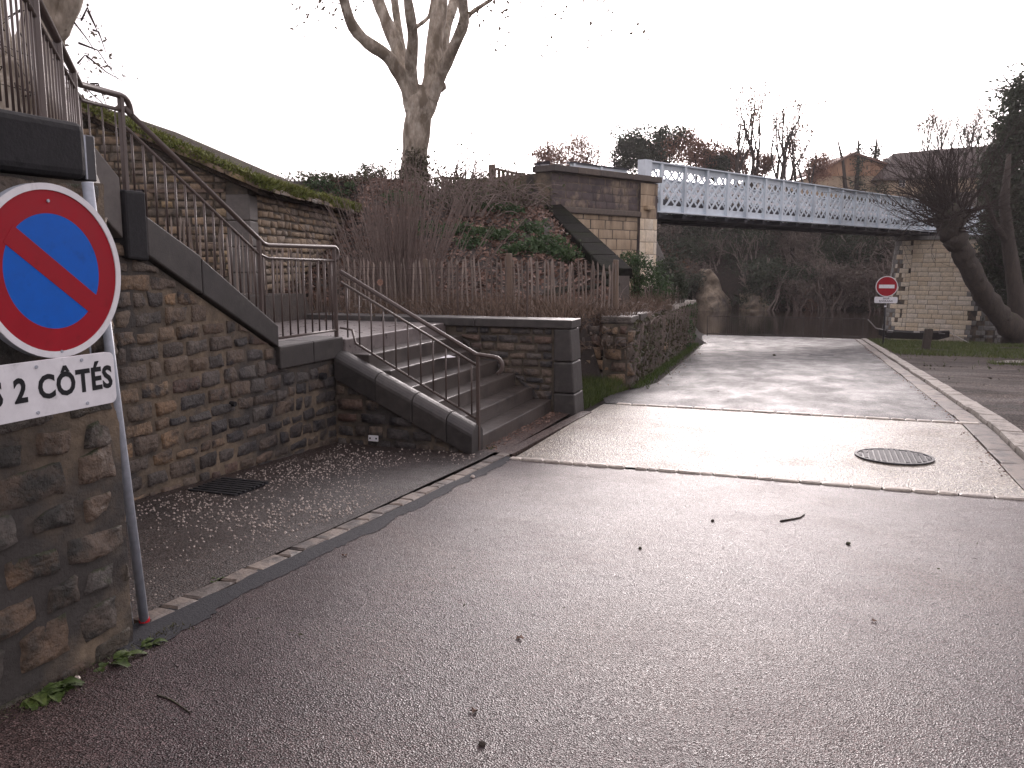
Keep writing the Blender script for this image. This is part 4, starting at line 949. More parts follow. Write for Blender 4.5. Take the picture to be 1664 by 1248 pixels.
# river name sign
t = thing('river_sign', 'small dark river name sign on a thin pale post', 'sign', at(883, 342, 26.5))
c = at(883, 269, 26.4); n_ = W(.3, -1) - W(0, 0); n_ = V((n_.x, n_.y, 0)).normalized(); u_ = V((-n_.y, n_.x, 0)); v_ = (V((0, 0, 1)) + u_ * .14).normalized(); ut = (u_ + V((0, 0, .14))).normalized(); vt = n_.cross(ut) * 1
if vt.z < 0: vt = -vt
pt = at(883, 342, 26.45); MB().tube([V((pt.x, pt.y, 2.2)), V((pt.x, pt.y, c.z - .1))], .03, 8).build('post', M['galv'], t, True)
b = MB(); b.box(c - ut * .24 - vt * .11, ut * .46, vt * .22, -n_ * .02).build('plate', M['navy'], t)
text('La Vézère', .115, c - ut * .01 + n_ * .002, ut, vt, n_, 'white', t, 'lettering', .001, .8)
for k in range(3):
    b = MB(); b.tube([c - ut * (.24 + .02 * (i % 2)) - ut * (.02 * i) + vt * (-.06 + .06 * k + .012 * math.sin(i * 1.6)) + n_ * .0 for i in range(5)], .016, 5); b.build('wave_symbol', M['navy'], t)

# ------------------------------------------------------------------ quay railing, no-entry sign, bollard, boat, rope
t = thing('quay_railing', 'low dark iron railing across the end of the quay road', 'railing', (-1.3, 44.0, zr(44)))
qa = V((-5.0, 43.4, zr(43.4))); qb = V((2.45, 44.6, zr(44.6))); qn = 74
for k in range(qn + 1):
    p = qa.lerp(qb, k / qn); big_ = k % 9 == 0
    MB().tube([p + V((0, 0, -.05)), p + V((0, 0, 1.0))], 0.022 if big_ else .006, 5).build('post' if big_ else 'baluster', M['quayrail'], t)
for z in (1.0, .12): MB().tube([qa + V((0, 0, z)), qb + V((0, 0, z))], .02, 6).build('rail', M['quayrail'], t)
t = thing('no_entry_sign', 'round red no-entry sign on a dark post by the river', 'sign', (2.9, 38.9, zr(38.9)))
ec = at(1441, 465.5, 36); en = (V((0, 0, EYE)) - ec); en = V((en.x + 4, en.y, 0)).normalized(); eu = V((-en.y, en.x, 0)); ev = V((0, 0, 1)); er_ = .43
MB().tube([V((ec.x, ec.y, zr(39) - .2)) - en * .06, V((ec.x, ec.y, ec.z + .3)) - en * .06], .035, 8).build('post', M['dark_metal'], t, True)
MB().disc(ec - en * .02, en, 0, er_, .018, 48).build('plate', M['white'], t); MB().disc(ec, en, 0, er_ * .93, .003, 48).build('red_disc', M['red'], t)
MB().box(ec - eu * .3 - ev * .075 + en * .002, eu * .6, ev * .15, en * .004).build('white_bar', M['white'], t)
pc2 = ec - ev * .565
roundplate(pc2, eu, ev, en, .9, .26, .05, -.02).build('panel', M['white'], t)
text('SAUF', .105, pc2 + ev * .06 + en * .002, eu, ev, en, 'black', t, 'lettering', .002); text('RIVERAINS', .105, pc2 - ev * .05 + en * .002, eu, ev, en, 'black', t, 'lettering', .002)
MB().box(ec - ev * .86 - eu * .05 - en * .02, eu * .09, ev * .055, en * .02).build('sticker', M['white'], t)
bp = at(1502, 574, 31.6)
t = thing('bollard', 'short squared wooden post leaning in the grass', 'post', bp)
MB().prism([bp + V((-.14, -.14, -.2)), bp + V((.14, -.14, -.2)), bp + V((.14, .14, -.2)), bp + V((-.14, .14, -.2))], V((.1, 0, 1.12))).build('shaft', M['bark_dark'], t, bevel=.03)
# boat
t = thing('flat_boat', 'dark flat-bottomed wooden boat moored at the grassy bank', 'boat', (4.6, 45.6, -2.5))
bo = at(1428, 541, 44.2); be = at(1542, 553, 42.8); bo.z = be.z = -2.38; bu = (be - bo); bl_ = bu.length; bu.normalize(); bw = V((-bu.y, bu.x, 0))
NS = 13; b = MB(); inn = MB()
for i in range(NS):
    k = i / (NS - 1); wd = .62 * (1 - abs(2 * k - 1) ** 3.2 * .45); sh = .10 * abs(2 * k - 1) ** 2; c = bo + bu * bl_ * k
    lift_ = .16 * max(0, abs(2 * k - 1) - .7) / .3
    b.v += [c - bw * wd * .8 + V((0, 0, lift_ - .02)), c - bw * wd + V((0, 0, .33 + sh)), c - bw * (wd - .05) + V((0, 0, .33 + sh)), c - bw * (wd * .78) + V((0, 0, lift_ + .1)), c + bw * (wd * .78) + V((0, 0, lift_ + .1)), c + bw * (wd - .05) + V((0, 0, .33 + sh)), c + bw * wd + V((0, 0, .33 + sh)), c + bw * wd * .8 + V((0, 0, lift_ - .02))]
for i in range(NS - 1):
    for k in range(8): b.f.append((8 * i + k, 8 * i + (k + 1) % 8, 8 * i + 8 + (k + 1) % 8, 8 * i + 8 + k))
b.f += [tuple(range(7, -1, -1)), tuple(range(8 * NS - 8, 8 * NS))]; b.build('hull', M['boat'], t)
for k in (.12, .5, .85): MB().box(bo + bu * bl_ * k - bw * .56 + V((0, 0, .3)), bu * .28, bw * 1.12, (0, 0, .035)).build('thwart', M['boat_in'], t)
MB().box(bo + bu * bl_ * .1 - bw * .42 + V((0, 0, .115)), bu * bl_ * .8, bw * .84, (0, 0, .03)).build('floorboards', M['boat_in'], t)
rp = [qb + V((0, 0, .98)), qb.lerp(bo, .35) + V((0, 0, .75)), qb.lerp(bo, .7) + V((0, 0, .50)), bo + V((0, 0, .42)), bo + bu * .3 + V((0, 0, .36))]
o = MB().tube(rp, .028, 6).build('mooring_rope', M['rope']); tag(o, 'pale mooring rope from the quay railing to the boat', 'rope')
ra = be + V((0, 0, .35)); rb = at(1664, 582, 33)
o = MB().tube([ra.lerp(rb, k / 8) + V((0, 0, -.3 * math.sin(math.pi * k / 8) * .6)) for k in range(9)], .018, 5).build('mooring_rope', M['rope']); tag(o, 'thin line running from the boat over the grass', 'rope')

# ------------------------------------------------------------------ trees
def limb_path(pts, d, r0, r1, dd=0.):
    n = len(pts); return [at(px, py, d + dd * i / n) for i, (px, py) in enumerate(pts)], [lerp(r0, r1, i / (n - 1)) for i in range(n)]
def smoothpath(P, R_, k=3):
    Q = []; S = []
    n = len(P)
    for i in range(n - 1):
        a = P[max(i - 1, 0)]; b_ = P[i]; c_ = P[i + 1]; d_ = P[min(i + 2, n - 1)]
        for j in range(k):
            t_ = j / k
            Q.append(.5 * ((2 * b_) + (c_ - a) * t_ + (2 * a - 5 * b_ + 4 * c_ - d_) * t_ * t_ + (3 * b_ - a - 3 * c_ + d_) * t_ ** 3)); S.append(lerp(R_[i], R_[i + 1], t_) * (1 + .07 * math.sin(i * 5 + j * 2.3)))
    Q.append(P[-1]); S.append(R_[-1]); return Q, S
DT = 25.5
t = thing('plane_tree', 'tall bare plane tree with mottled bark on the embankment', 'tree', at(672, 312, DT))
b = MB(); p, r_ = limb_path([(672, 335), (672, 300), (674, 255), (678, 205), (684, 165), (686, 140)], DT, .50, .52); r_ = [.50, .43, .37, .38, .46, .28]
b.tube(*smoothpath(p, r_), 16); 
limbs = [([(676, 175), (652, 125), (630, 92), (598, 70), (574, 44), (560, 5), (545, -60), (520, -150)], .26, .11, -.6),
         ([(672, 180), (660, 130), (648, 85), (630, 40), (614, 0), (590, -80), (570, -180)], .30, .13, .3),
         ([(668, 150), (655, 95), (648, 50), (641, 0), (632, -90), (630, -200)], .17, .09, .9),
         ([(674, 165), (668, 110), (671, 60), (665, 15), (658, -40), (650, -160)], .24, .1, -.9),
         ([(690, 175), (703, 125), (706, 70), (714, 15), (722, -60), (728, -190)], .36, .18, .2),
         ([(704, 140), (716, 90), (726, 40), (738, 0), (748, -90), (770, -190)], .24, .11, 1.0),
         ([(700, 165), (718, 118), (738, 75), (754, 35), (752, -5), (765, -90), (800, -170)], .24, .1, -.8),
         ([(752, 42), (765, 22), (785, 8), (805, -8), (840, -60)], .09, .04, -.4),
         ([(671, 48), (682, 40), (696, 28), (701, 8), (706, -30)], .08, .04, .3),
         ([(575, 46), (560, 20), (552, -20)], .06, .03, .3)]
ends = []
for pts, a, c, dd in limbs:
    p, r_ = limb_path(pts, DT - .1, a * .84, c * .9, dd * 3); Q, S = smoothpath(p, r_); b.tube(Q, S, 12, False); ends.append((Q[-1], (Q[-1] - Q[-3]).normalized(), S[-1]))
for px, py, rr in ((700, 158, .24), (664, 140, .22), (716, 140, .17), (648, 118, .14)):
    c = at(px, py, DT - .15); b.tube([c - V((0, 0, rr)), c - V((0, 0, rr * .4)), c + V((0, 0, rr * .4)), c + V((0, 0, rr))], [rr * .3, rr, rr * .9, rr * .3], 10)
b.build('trunk', M['bark_plane'], t, True)
Rb = random.Random(11); tips = []; b = MB()
for e, d_, r_ in ends:
    for q in range(2): grow(b, e, d_ + V((Rb.uniform(-.5, .5), Rb.uniform(-.5, .5), 0)), r_ * .8, 2.6, 3, Rb, .16, (2, 3), .6, .7, .03, (7, 5, 4, 3), tips)
hang = []
for k in range(44):
    px = Rb.uniform(740, 1060) if k > 14 else Rb.uniform(480, 600); p0 = at(px + Rb.uniform(-20, 20), -90, DT + Rb.uniform(-4, 2)); p1 = at(px, Rb.uniform(-20, 70) * (1.2 if px > 780 else .7), DT + Rb.uniform(-4, 2)); m1 = p0.lerp(p1, .5) + V((Rb.uniform(-.3, .3), 0, .1))
    b.tube([p0, m1, p1], [.012, .008, .004], 3, False); hang += [p0.lerp(p1, q / 6) for q in range(2, 7)]
b.build('branches', M['twig'], t)
leaves_at(hang, 700, .075, .2, 3, M['leaf_dark'], 'leaves', t); leaves_at(tips, 1500, .07, .3, 4, M['leaf_dark'], 'leaves', t)
r3 = np.random.default_rng(8); cc = [at(672 + Rb.uniform(-20, 22), Rb.uniform(250, 300), DT - .42) for _ in range(40)]
leaves_at(cc, 700, .06, .1, 9, M['ivy_dull'], 'ivy', t)

t = thing('plane_tree', 'thick forked tree trunk behind the platform railing', 'tree', at(40, 420, 10.5))
b = MB(); d2 = 10.5
p, r_ = limb_path([(48, 430), (46, 300), (44, 200), (45, 150), (60, 110)], d2, .5, .42); b.tube(*smoothpath(p, [.56, .50, .46, .46, .3]), 16)
for pts, a, c in (([(52, 170), (62, 100), (70, 40), (74, -20), (78, -120)], .30, .2), ([(30, 175), (4, 120), (-12, 60), (-24, -10), (-40, -120)], .26, .16), ([(66, 90), (88, 55), (104, 28), (118, -5), (135, -60)], .15, .1)):
    p, r_ = limb_path(pts, d2, a, c); b.tube(*smoothpath(p, r_), 12, False)
b.build('trunk', M['bark_plane'], t, True)
b = MB(); hang = []
for k in range(14):
    x0_ = Rb.uniform(70, 170); y0_ = Rb.uniform(5, 150); x1_ = x0_ + Rb.uniform(20, 70); y1_ = y0_ + Rb.uniform(0, 70); p0 = at(x0_, y0_, d2); p1 = at(x1_, y1_, d2 - Rb.uniform(-1, 1.5)); m1 = p0.lerp(p1, .5) + V((0, 0, Rb.uniform(-.05, .2)))
    b.tube([p0, m1, p1], [.014, .008, .003], 4, False); hang += [p0.lerp(p1, q / 5) for q in range(2, 6)]
for k in range(16):
    p0 = at(Rb.uniform(-30, 60), Rb.uniform(20, 160), d2 - .6); b.tube([p0, p0 + V((Rb.uniform(-.3, .3), 0, Rb.uniform(-.4, .3))), p0 + V((Rb.uniform(-.5, .5), 0, Rb.uniform(-.8, .2)))], [.012, .008, .003], 4, False)
b.build('branches', M['twig_dark'], t); leaves_at(hang, 150, .03, .09, 5, M['leaf_dark'], 'leaves', t)

def shoots(name, label, cat, base, n, h, spread, r0, mt, seed, group=None, wig=.08, droop=0., extra_leaf=None):
    R = random.Random(seed); t = thing(name, label, cat, base, group); b = MB(); tp = []
    for k in range(n):
        a = R.uniform(0, 6.283); s_ = abs(R.gauss(0, .55)) * spread; hh = h * R.uniform(.45, 1.05); p0 = V(base) + V((math.cos(a), math.sin(a), 0)) * s_ * .28 - V((0, 0, .1)); path = [p0]
        d_ = V((math.cos(a) * s_ / h * .8, math.sin(a) * s_ / h * .8, 1)).normalized()
        for i in range(5):
            d_ = (d_ + V((R.gauss(0, wig), R.gauss(0, wig), -droop * i)) * 1).normalized(); path.append(path[-1] + d_ * hh / 5)
        b.tube(path, [r0, r0 * .9, r0 * .75, r0 * .55, r0 * .4, r0 * .2], 4, False); tp += path[2:]
        if R.random() < .6:
            i = R.randint(2, 4); q = path[i]; dd = (d_ + V((R.gauss(0, .4), R.gauss(0, .4), .1))).normalized(); b.tube([q, q + dd * hh * .15, q + dd * hh * .28 + V((0, 0, .03))], [r0 * .4, r0 * .3, r0 * .15], 3, False)
    b.build('stems', M[mt], t)
    if extra_leaf: leaves_at(tp, extra_leaf[0], extra_leaf[1], .12, seed, M[extra_leaf[2]], 'leaves', t)
    return t
bs = at(655, 480, 14.6); shoots('coppice_shrub', 'leafless coppice shrub fanning bare shoots behind the pickets', 'shrub', (bs.x, bs.y, .8), 230, 2.75, 2.5, .0125, 'twig', 3, wig=.06)
bs = at(612, 470, 15.6); shoots('coppice_shrub', 'thinner leafless shrub against the shed corner', 'shrub', (bs.x, bs.y, .8), 90, 2.0, 1.7, .0115, 'twig', 4, wig=.07)
for k, (px, py, dd, hh) in enumerate(((735, 322, 23.0, 1.9), (775, 328, 23.2, 1.7), (815, 332, 23.6, 1.4), (850, 338, 24.2, 1.1), (712, 330, 22.5, 1.5), (760, 345, 21.5, 1.4))):
    q = at(px, py, dd); shoots('bramble', 'tangled arching bramble on the crest of the leafy bank', 'bramble', q, 60, hh, hh * 1.5, .02, 'twig', 20 + k, 'brambles on the bank crest', .22, .13, (200, .055, 'ivy_dull'))
# embankment cover
def on_emb(px, py):
    """walk the view ray until it meets the bank"""
    d = 13.5
    while d < 29:
        p = at(px, py, d)
        if p.z <= emb(p.x * CY + p.y * SY, d): return p
        d += .12
    return None
P = []; Rl = random.Random(9); 
while len(P) < 12000:
    cx = Rl.uniform(-5.2, 1.9); d = Rl.uniform(14.4, 25.5)
    if cx > 1.75 - 1.2 * (d - 17) / 10 or (noise.noise(V((cx * .8, d * .8, 2))) < -.35 and Rl.random() < .6): continue
    P.append(tuple(W(cx, d, emb(cx, d) + Rl.uniform(.01, .09))))
v, f = rand_quads(np.array(P), rng.uniform(.035, .085, len(P)), aspect=.9, flat=.55)
o = obj('leaf_litter', npmesh('leaf_litter', v, f), M['litter']); tag(o, 'reddish fallen leaves covering the steep bank', 'leaf litter', kind='stuff')
for k, (px, py, sz) in enumerate(((770, 385, .62), (735, 380, .5), (815, 390, .5), (885, 405, .7), (865, 408, .5), (840, 412, .5), (745, 340, .7), (720, 318, .8), (858, 375, .6), (905, 412, .5), (800, 345, .6), (765, 402, .45), (920, 420, .45), (690, 380, .6), (830, 350, .5), (650, 330, .7), (560, 312, .6), (520, 306, .6))):
    q = on_emb(px, py)
    if q is None: continue
    v, f = leaf_cloud([((q.x, q.y, q.z + .05), (sz * .8, sz * .7, sz * .38))], 420, .06, 200 + k, .5, .8)
    t = thing('ivy_clump', 'low green ivy clump among fallen leaves on the bank', 'ivy', q, 'ivy clumps on the leafy bank'); obj('leaves', npmesh('leaves', v, f), M['ivy'], t)
# hedge and round bush on the crest
for k, (px, py, dd, sx_, sz_) in enumerate(((485, 296, 24.6, 1.0, .28), (530, 300, 24.8, 1.2, .3), (575, 300, 25, 1.0, .34), (620, 300, 25, 1.0, .4))):
    q = at(px, py, dd); v, f = leaf_cloud([(tuple(q), (sx_, .6, sz_))], 1100, .055, 230 + k, .45)
    t = thing('hedge_bush', 'low dull green hedge bush on the crest of the bank', 'bush', q - V((0, 0, .4)), 'hedge along the crest'); obj('leaves', npmesh('leaves', v, f), M['ivy_dull'], t)
q = at(603, 287, 27); v, f = leaf_cloud([(tuple(q), (.5, .5, .4)), (tuple(q - V((0, 0, .35))), (.35, .35, .4))], 1500, .05, 240, .3); t = thing('round_bush', 'small round clipped dark bush left of the plane tree', 'bush', q - V((0, 0, .7))); obj('leaves', npmesh('leaves', v, f), M['evergreen'], t)
# evergreen shrubs by the abutment
for lab, blobs, seed in (('glossy evergreen bush in front of the stone abutment', [((1040, 440, 22), (.62, .5, .42)), ((1062, 462, 22), (.5, .5, .4)), ((1022, 428, 22), (.42, .4, .28)), ((1045, 482, 22), (.6, .5, .3))], 301), ('smaller dark evergreen bush at the end of the low wall', [((1090, 445, 25), (.42, .4, .48)), ((1098, 470, 25), (.38, .4, .45)), ((1076, 475, 24), (.4, .4, .4))], 302)):
    bl = [(tuple(at(*c)), r_) for c, r_ in blobs]; v, f = leaf_cloud(bl, 4200, .05, seed, .35, .5); q = at(*blobs[0][0]); t = thing('evergreen_bush', lab, 'bush', (q.x, q.y, .2)); obj('leaves', npmesh('leaves', v, f), M['ivy'] if seed == 301 else M['evergreen'], t)
    b = MB(); Rv = random.Random(seed)
    for k in range(9): c = bl[k % len(bl)][0]; b.tube([V((q.x + Rv.uniform(-.2, .2), q.y, .1)), V((q.x, q.y, .6)).lerp(V(c), .5), V(c)], [.03, .02, .01], 5, False)
    b.build('stems', M['twig_dark'], t)['kind'] = 'stuff'
# dry weeds behind the coping and on the garden wall
P = []
for k in range(5200):
    if k % 2: x = Rl.uniform(-7.2, -3.2); y = Rl.uniform(YR + .45, 13.3); z = .68
    else:
        s = Rl.uniform(0, 9) ** 1.0; p = pl0 + pu * s - pn * Rl.uniform(0, 1.6); x, y, z = p.x, p.y, ptop(s) + .08
    P.append((x, y, z))
v, f = blades(np.array(P), .36, .007, 31, .65); o = obj('dry_weeds', npmesh('dry_weeds', v, f), M['straw']); tag(o, 'dry brown weeds and dead stems along the fence foot', 'weeds', kind='stuff')
for k, (px, py, dd, n_, hh) in enumerate(((1000, 505, 15.0, 60, .75), (975, 515, 14.2, 45, .7), (1035, 500, 16.5, 55, .6), (930, 512, 13.3, 40, .6), (870, 512, 12.6, 36, .5), (780, 510, 12.4, 36, .5), (690, 508, 12.2, 36, .55), (600, 505, 12.0, 40, .6), (1065, 497, 19, 40, .6), (985, 545, 13.9, 50, .6))):
    q = at(px, py + 12, dd); shoots('dead_bramble', 'dead bramble tangle at the foot of the picket fence', 'bramble', q, n_, hh, hh * 2.0, .007, 'straw' if k % 2 else 'twig', 60 + k, 'dead brambles along the picket fence', .3, .16, (60, .035, 'bankbrown'))
# pale rubble heap behind the fence
t = thing('rubble_heap', 'heap of pale broken slabs behind the picket fence', 'rubble', at(925, 500, 15))
for k in range(5):
    q = at(Rl.uniform(865, 985), Rl.uniform(452, 482), Rl.uniform(15, 16)); b = MB(); b.box(q, V((Rl.uniform(.2, .42), Rl.uniform(-.1, .1), Rl.uniform(-.08, .08))), V((0, .25, .05)), V((0, .02, .05))); b.build('slab', M['wingcap'], t, bevel=.015)

# ------------------------------------------------------------------ grass
P = []
while len(P) < 5200:
    y = Rl.uniform(10.75, 14.6); x = Rl.uniform(-3.75, -2.78)
    if y > 13.5 and x < plx(max(y, 13.6)) + .05: continue
    z = max(ground_h(x, y), zr(y) - .02); P.append((x, y, z))
v, f = blades(np.array(P), .13, .006, 41, .5); o = obj('grass', npmesh('grass', v, f), M['grass']); tag(o, 'tuft of bright grass between the stair wall and garden wall', 'grass', kind='stuff')
P = []
while len(P) < 3000:
    s = Rl.uniform(0, 18.5); p = pl0 + pu * s + pn * abs(Rl.gauss(0, .13)); P.append((p.x, p.y, zr(p.y)))
v, f = blades(np.array(P), .11, .008, 42, .6); o = obj('verge_weeds', npmesh('verge_weeds', v, f), M['weed']); tag(o, 'weeds growing at the foot of the garden wall', 'weeds', kind='stuff')
P = []
while len(P) < 26000:
    y = Rl.uniform(22, 46); x = Rl.uniform(2.55, 15)
    edge = 27.5 + .35 * noise.noise(V((x * .5, 3, 0))) - .28 * (x - 2.5)
    ok = y > edge + 3.0 or (edge - 1.2 < y < edge + .3 and x > 4.6)
    if noise.noise(V((x * .45, y * .3, 1))) < -.38: ok = False
    if ok or Rl.random() < .008: P.append((x, y, zr(y) - .04))
v, f = blades(np.array(P), .12, .014, 43, .5); o = obj('grass', npmesh('grass', v, f), M['grass']); tag(o, 'grass bank beside the boat and the river', 'grass', kind='stuff')
sheet('stone_apron', 3, 9, 26.6, 28.3, .4, 'slab', .0, .02, x0f=lambda y: 4.6 + (y - 26.6) * .5)

# weeds at the wall foot
def weed(p, n, ln, seed, label):
    R = random.Random(seed); b = MB(); p = V(p)
    for k in range(n):
        a = R.uniform(-1.2, 1.5); l_ = ln * R.uniform(.5, 1.1); d_ = V((math.cos(a), math.sin(a), R.uniform(.2, .8))).normalized(); s_ = d_.cross(V((0, 0, 1))).normalized(); q = p + V((R.uniform(-.02, .03), R.uniform(-.06, .06), 0)); n0 = len(b.v)
        for i in range(5):
            t_ = i / 4; c = q + d_ * l_ * t_ - V((0, 0, l_ * .55 * t_ * t_)); wd = ln * .19 * math.sin(math.pi * (.12 + .82 * t_)) * R.uniform(.7, 1.2); b.v += [c - s_ * wd + V((0, 0, wd * .3)), c, c + s_ * wd + V((0, 0, wd * .3))]
        for i in range(4):
            for j in (0, 1): b.f.append((n0 + 3 * i + j, n0 + 3 * i + j + 1, n0 + 3 * i + j + 4, n0 + 3 * i + j + 3))
    o = b.build('weed_plant', M['weed'], None, True); tag(o, label, 'weed'); return o
weed((-2.66, 2.25, zr(2.25)), 30, .13, 1, 'bushy green weed at the foot of the mossy wall'); weed((-2.66, 2.56, zr(2.5)), 11, .11, 2, 'flat-leaved weed beneath the mossy wall, alone'); weed((-2.66, 2.74, zr(2.7)), 10, .08, 3, 'tiny weed at the wall corner beside the sign post')
weed((-3.06, 7.95, zr(7.9)), 14, .07, 4, 'small weed at the foot of the lowest step'); weed((-2.95, 3.55, zr(3.5)), 8, .05, 5, 'sparse weed at the edge of the pebbled pavement')
# litter on the road
def stone_bit(px, py, r_, label, mt='bark_dark', cat='stone'):
    u = at(px, py, 1); dr = (u - V((0, 0, EYE))); k = 1.
    for _ in range(60): p = V((0, 0, EYE)) + dr * k; k += (p.z - zr(p.y)) / max(.05, -dr.z) * .7
    b = MB(); R = random.Random(px); p = V((p.x, p.y, (roadz(p.x, p.y) if p.y < 7.4 else zr(p.y)) + r_ * .5))
    for i in range(3):
        for j in range(6): a = j * 1.047 + R.uniform(-.2, .2); e = r_ * (1, 1.15, .6)[i] * R.uniform(.8, 1.2); b.v.append(p + V((math.cos(a) * e, math.sin(a) * e, (-.6, .1, .75)[i] * r_)))
    for i in range(2):
        for j in range(6): b.f.append((6 * i + j, 6 * i + (j + 1) % 6, 6 * i + 6 + (j + 1) % 6, 6 * i + 6 + j))
    b.f += [tuple(range(5, -1, -1)), tuple(range(12, 18))]; o = b.build('pebble', M[mt]); tag(o, label, cat)
    return p
stone_bit(783, 1210, .011, 'small dark stone lying alone on the near asphalt'); stone_bit(1378, 884, .013, 'dark clod of dirt on the asphalt right of the twig'); stone_bit(1040, 892, .01, 'dark stone in the middle of the near asphalt'); stone_bit(1158, 848, .012, 'flat dark chip on the asphalt by the twig'); stone_bit(768, 777, .02, 'pale pebble lying on the tar joint', 'pebble'); stone_bit(125, 1106, .014, 'pale chip of stone on the ground by the mossy wall', 'pebble'); stone_bit(1258, 578, .04, 'dark clod on the far asphalt before the manhole'); stone_bit(893, 664, .03, 'white scrap on the ground by the wall end', 'pebble')
def twig_on(points, label, r_=.006):
    P_ = []
    for px, py in points:
        u = at(px, py, 1); dr = (u - V((0, 0, EYE))); k = 1.
        for _ in range(60): p = V((0, 0, EYE)) + dr * k; k += (p.z - zr(p.y)) / max(.05, -dr.z) * .7
        P_.append(V((p.x, p.y, roadz(p.x, p.y) + r_ * .8)))
    o = MB().tube(P_, [r_ * (1.2 - .5 * i / len(P_)) for i in range(len(P_))], 6).build('twig', M['bark_dark'], None, True); tag(o, label, 'twig')
twig_on([(1268, 848), (1285, 845), (1300, 842), (1307, 837)], 'curved dark twig lying on the near asphalt', .006); twig_on([(256, 1132), (278, 1140), (296, 1152), (310, 1162)], 'thin crooked twig on the ground near the mossy wall', .003)
def fallen_leaf(px, py, r_, label, ang):
    u = at(px, py, 1); dr = (u - V((0, 0, EYE))); k = 1.
    for _ in range(60): p = V((0, 0, EYE)) + dr * k; k += (p.z - zr(p.y)) / max(.05, -dr.z) * .7
    b = MB(); c = V((p.x, p.y, roadz(p.x, p.y) + .006)); b.v = [c + V((0, 0, .004))]
    for i in range(10):
        a = ang + i * math.pi / 5; e = r_ * (1.0 if i % 2 == 0 else .55); b.v.append(c + V((math.cos(a) * e, math.sin(a) * e, .006 * (i % 3) - .004)))
    b.f = [(0, 1 + i, 1 + (i + 1) % 10) for i in range(10)]; tag(b.build('fallen_leaf', M['litter']), label, 'leaf')
fallen_leaf(845, 1037, .022, 'pale brown leaf flattened on the asphalt, the one with broad lobes', .3); fallen_leaf(770, 1156, .018, 'small tan leaf on the asphalt near the lone dark stone', 1.1)
fallen_leaf(560, 905, .02, 'brown leaf on the asphalt by the tar joint', 2.); fallen_leaf(1420, 1010, .016, 'dark red leaf on the asphalt, alone', .8)
P = []
for k in range(420):
    y = random.uniform(1.9, 3.0); P.append((-2.7 + abs(random.gauss(0, .06)), y, zr(y) + .005))
v, f = blades(np.array(P), .014, .003, 47, .9); o = obj('moss_fringe', npmesh('moss_fringe', v, f), M['ivy_dull']); tag(o, 'thin moss fringe along the foot of the mossy wall', 'moss', kind='stuff')
P = []
for k in range(1500):
    q_ = random.random()
    if q_ < .4: y = random.uniform(8, 45); x = KR(y) - .34 - abs(random.gauss(0, .06))
    elif q_ < .7: y = random.uniform(14, 43); x = leftroad(y) + abs(random.gauss(0, .12))
    else: y = random.uniform(7.8, 10.3); x = -3.1 + abs(random.gauss(0, .09))
    P.append((x, y, zr(y) + .016))
v, f = rand_quads(np.array(P), rng.uniform(.006, .024, len(P)), aspect=.7, flat=.7); o = obj('gutter_litter', npmesh('gutter_litter', v, f), M['litter']); tag(o, 'grit and leaf scraps gathered along the kerbs and wall feet', 'litter', kind='stuff')
Rw = random.Random(77)
P = []
for k in range(120):
    x = Rw.uniform(-2.4, 2.0); y = 3 + Rw.random() ** 1.5 * 30; P.append((x, y, zr(y) + .012))
v, f = rand_quads(np.array(P), rng.uniform(.008, .02, len(P)), aspect=.7, flat=.9); o = obj('road_debris', npmesh('road_debris', v, f), M['bark_dark']); tag(o, 'specks of dark debris scattered over the road', 'debris', kind='stuff')
P = []
for k in range(500):
    y = Rw.uniform(9, 26); x = Rw.uniform(2.5, 9); 
    if noise.noise(V((x * .3, y * 1.2, 5))) > .12: P.append((x, y, zr(y) - .01))
v, f = rand_quads(np.array(P), rng.uniform(.02, .07, len(P)), aspect=.6, flat=.6); o = obj('mud_clods', npmesh('mud_clods', v, f), M['bark_dark']); tag(o, 'dark clods and leaf drift on the muddy gravel yard', 'debris', kind='stuff')
q = V((-4.0, 9.05, Z0 + 4 * RS + .006)); MB()
o = npmesh('paper_scrap', [(q.x - .07, q.y - .1, q.z), (q.x + .06, q.y - .07, q.z + .01), (q.x + .07, q.y + .09, q.z), (q.x - .04, q.y + .12, q.z + .02)], [(0, 1, 2, 3)]); tag(obj('paper_scrap', o, M['white']), 'crumpled white paper scrap lying on a step', 'paper')

RMIN = .0075
# ------------------------------------------------------------------ willow and ivy-clad tree on the right
t = thing('pollard_willow', 'leaning pollard willow with a spray of bare twigs', 'tree', at(1645, 545, 40))
b = MB(); p = [at(*c) for c in ((1660, 560, 40.5), (1645, 535, 40), (1612, 498, 39.8), (1585, 455, 39.4), (1562, 408, 39), (1545, 375, 39), (1540, 355, 39))]; r_ = [.70, .56, .47, .44, .41, .55, .45]
Q, S = smoothpath(p, r_, 6); Rk = random.Random(12); Q = [q + V((Rk.gauss(0, .035), Rk.gauss(0, .035), Rk.gauss(0, .03))) for q in Q]; S = [x * Rk.uniform(.88, 1.14) for x in S]; b.tube(Q, S, 14)
for q, x in zip(Q[3::3], S[3::3]):
    c = q + V((Rk.uniform(-1, 1), -.8, Rk.uniform(-.3, .5))).normalized() * x * .75; b.tube([c - V((0, 0, .2)), c - V((0, 0, .07)), c + V((0, 0, .08)), c + V((0, 0, .2))], [.05, .2, .18, .05], 8)
b.tube([at(1655, 560, 41.5), at(1652, 480, 41.5), at(1640, 400, 41.5), at(1632, 330, 41.5), at(1640, 250, 41.5)], [.5, .4, .32, .24, .1], 9)
b.tube([at(1640, 400, 41.5), at(1615, 360, 41.2), at(1600, 310, 41)], [.2, .13, .05], 7); head = at(1542, 358, 39); b.tube([head - V((0, 0, .5)), head - V((0, 0, .1)), head + V((.1, 0, .35)), head + V((0, 0, .7))], [.4, .72, .65, .25], 10)
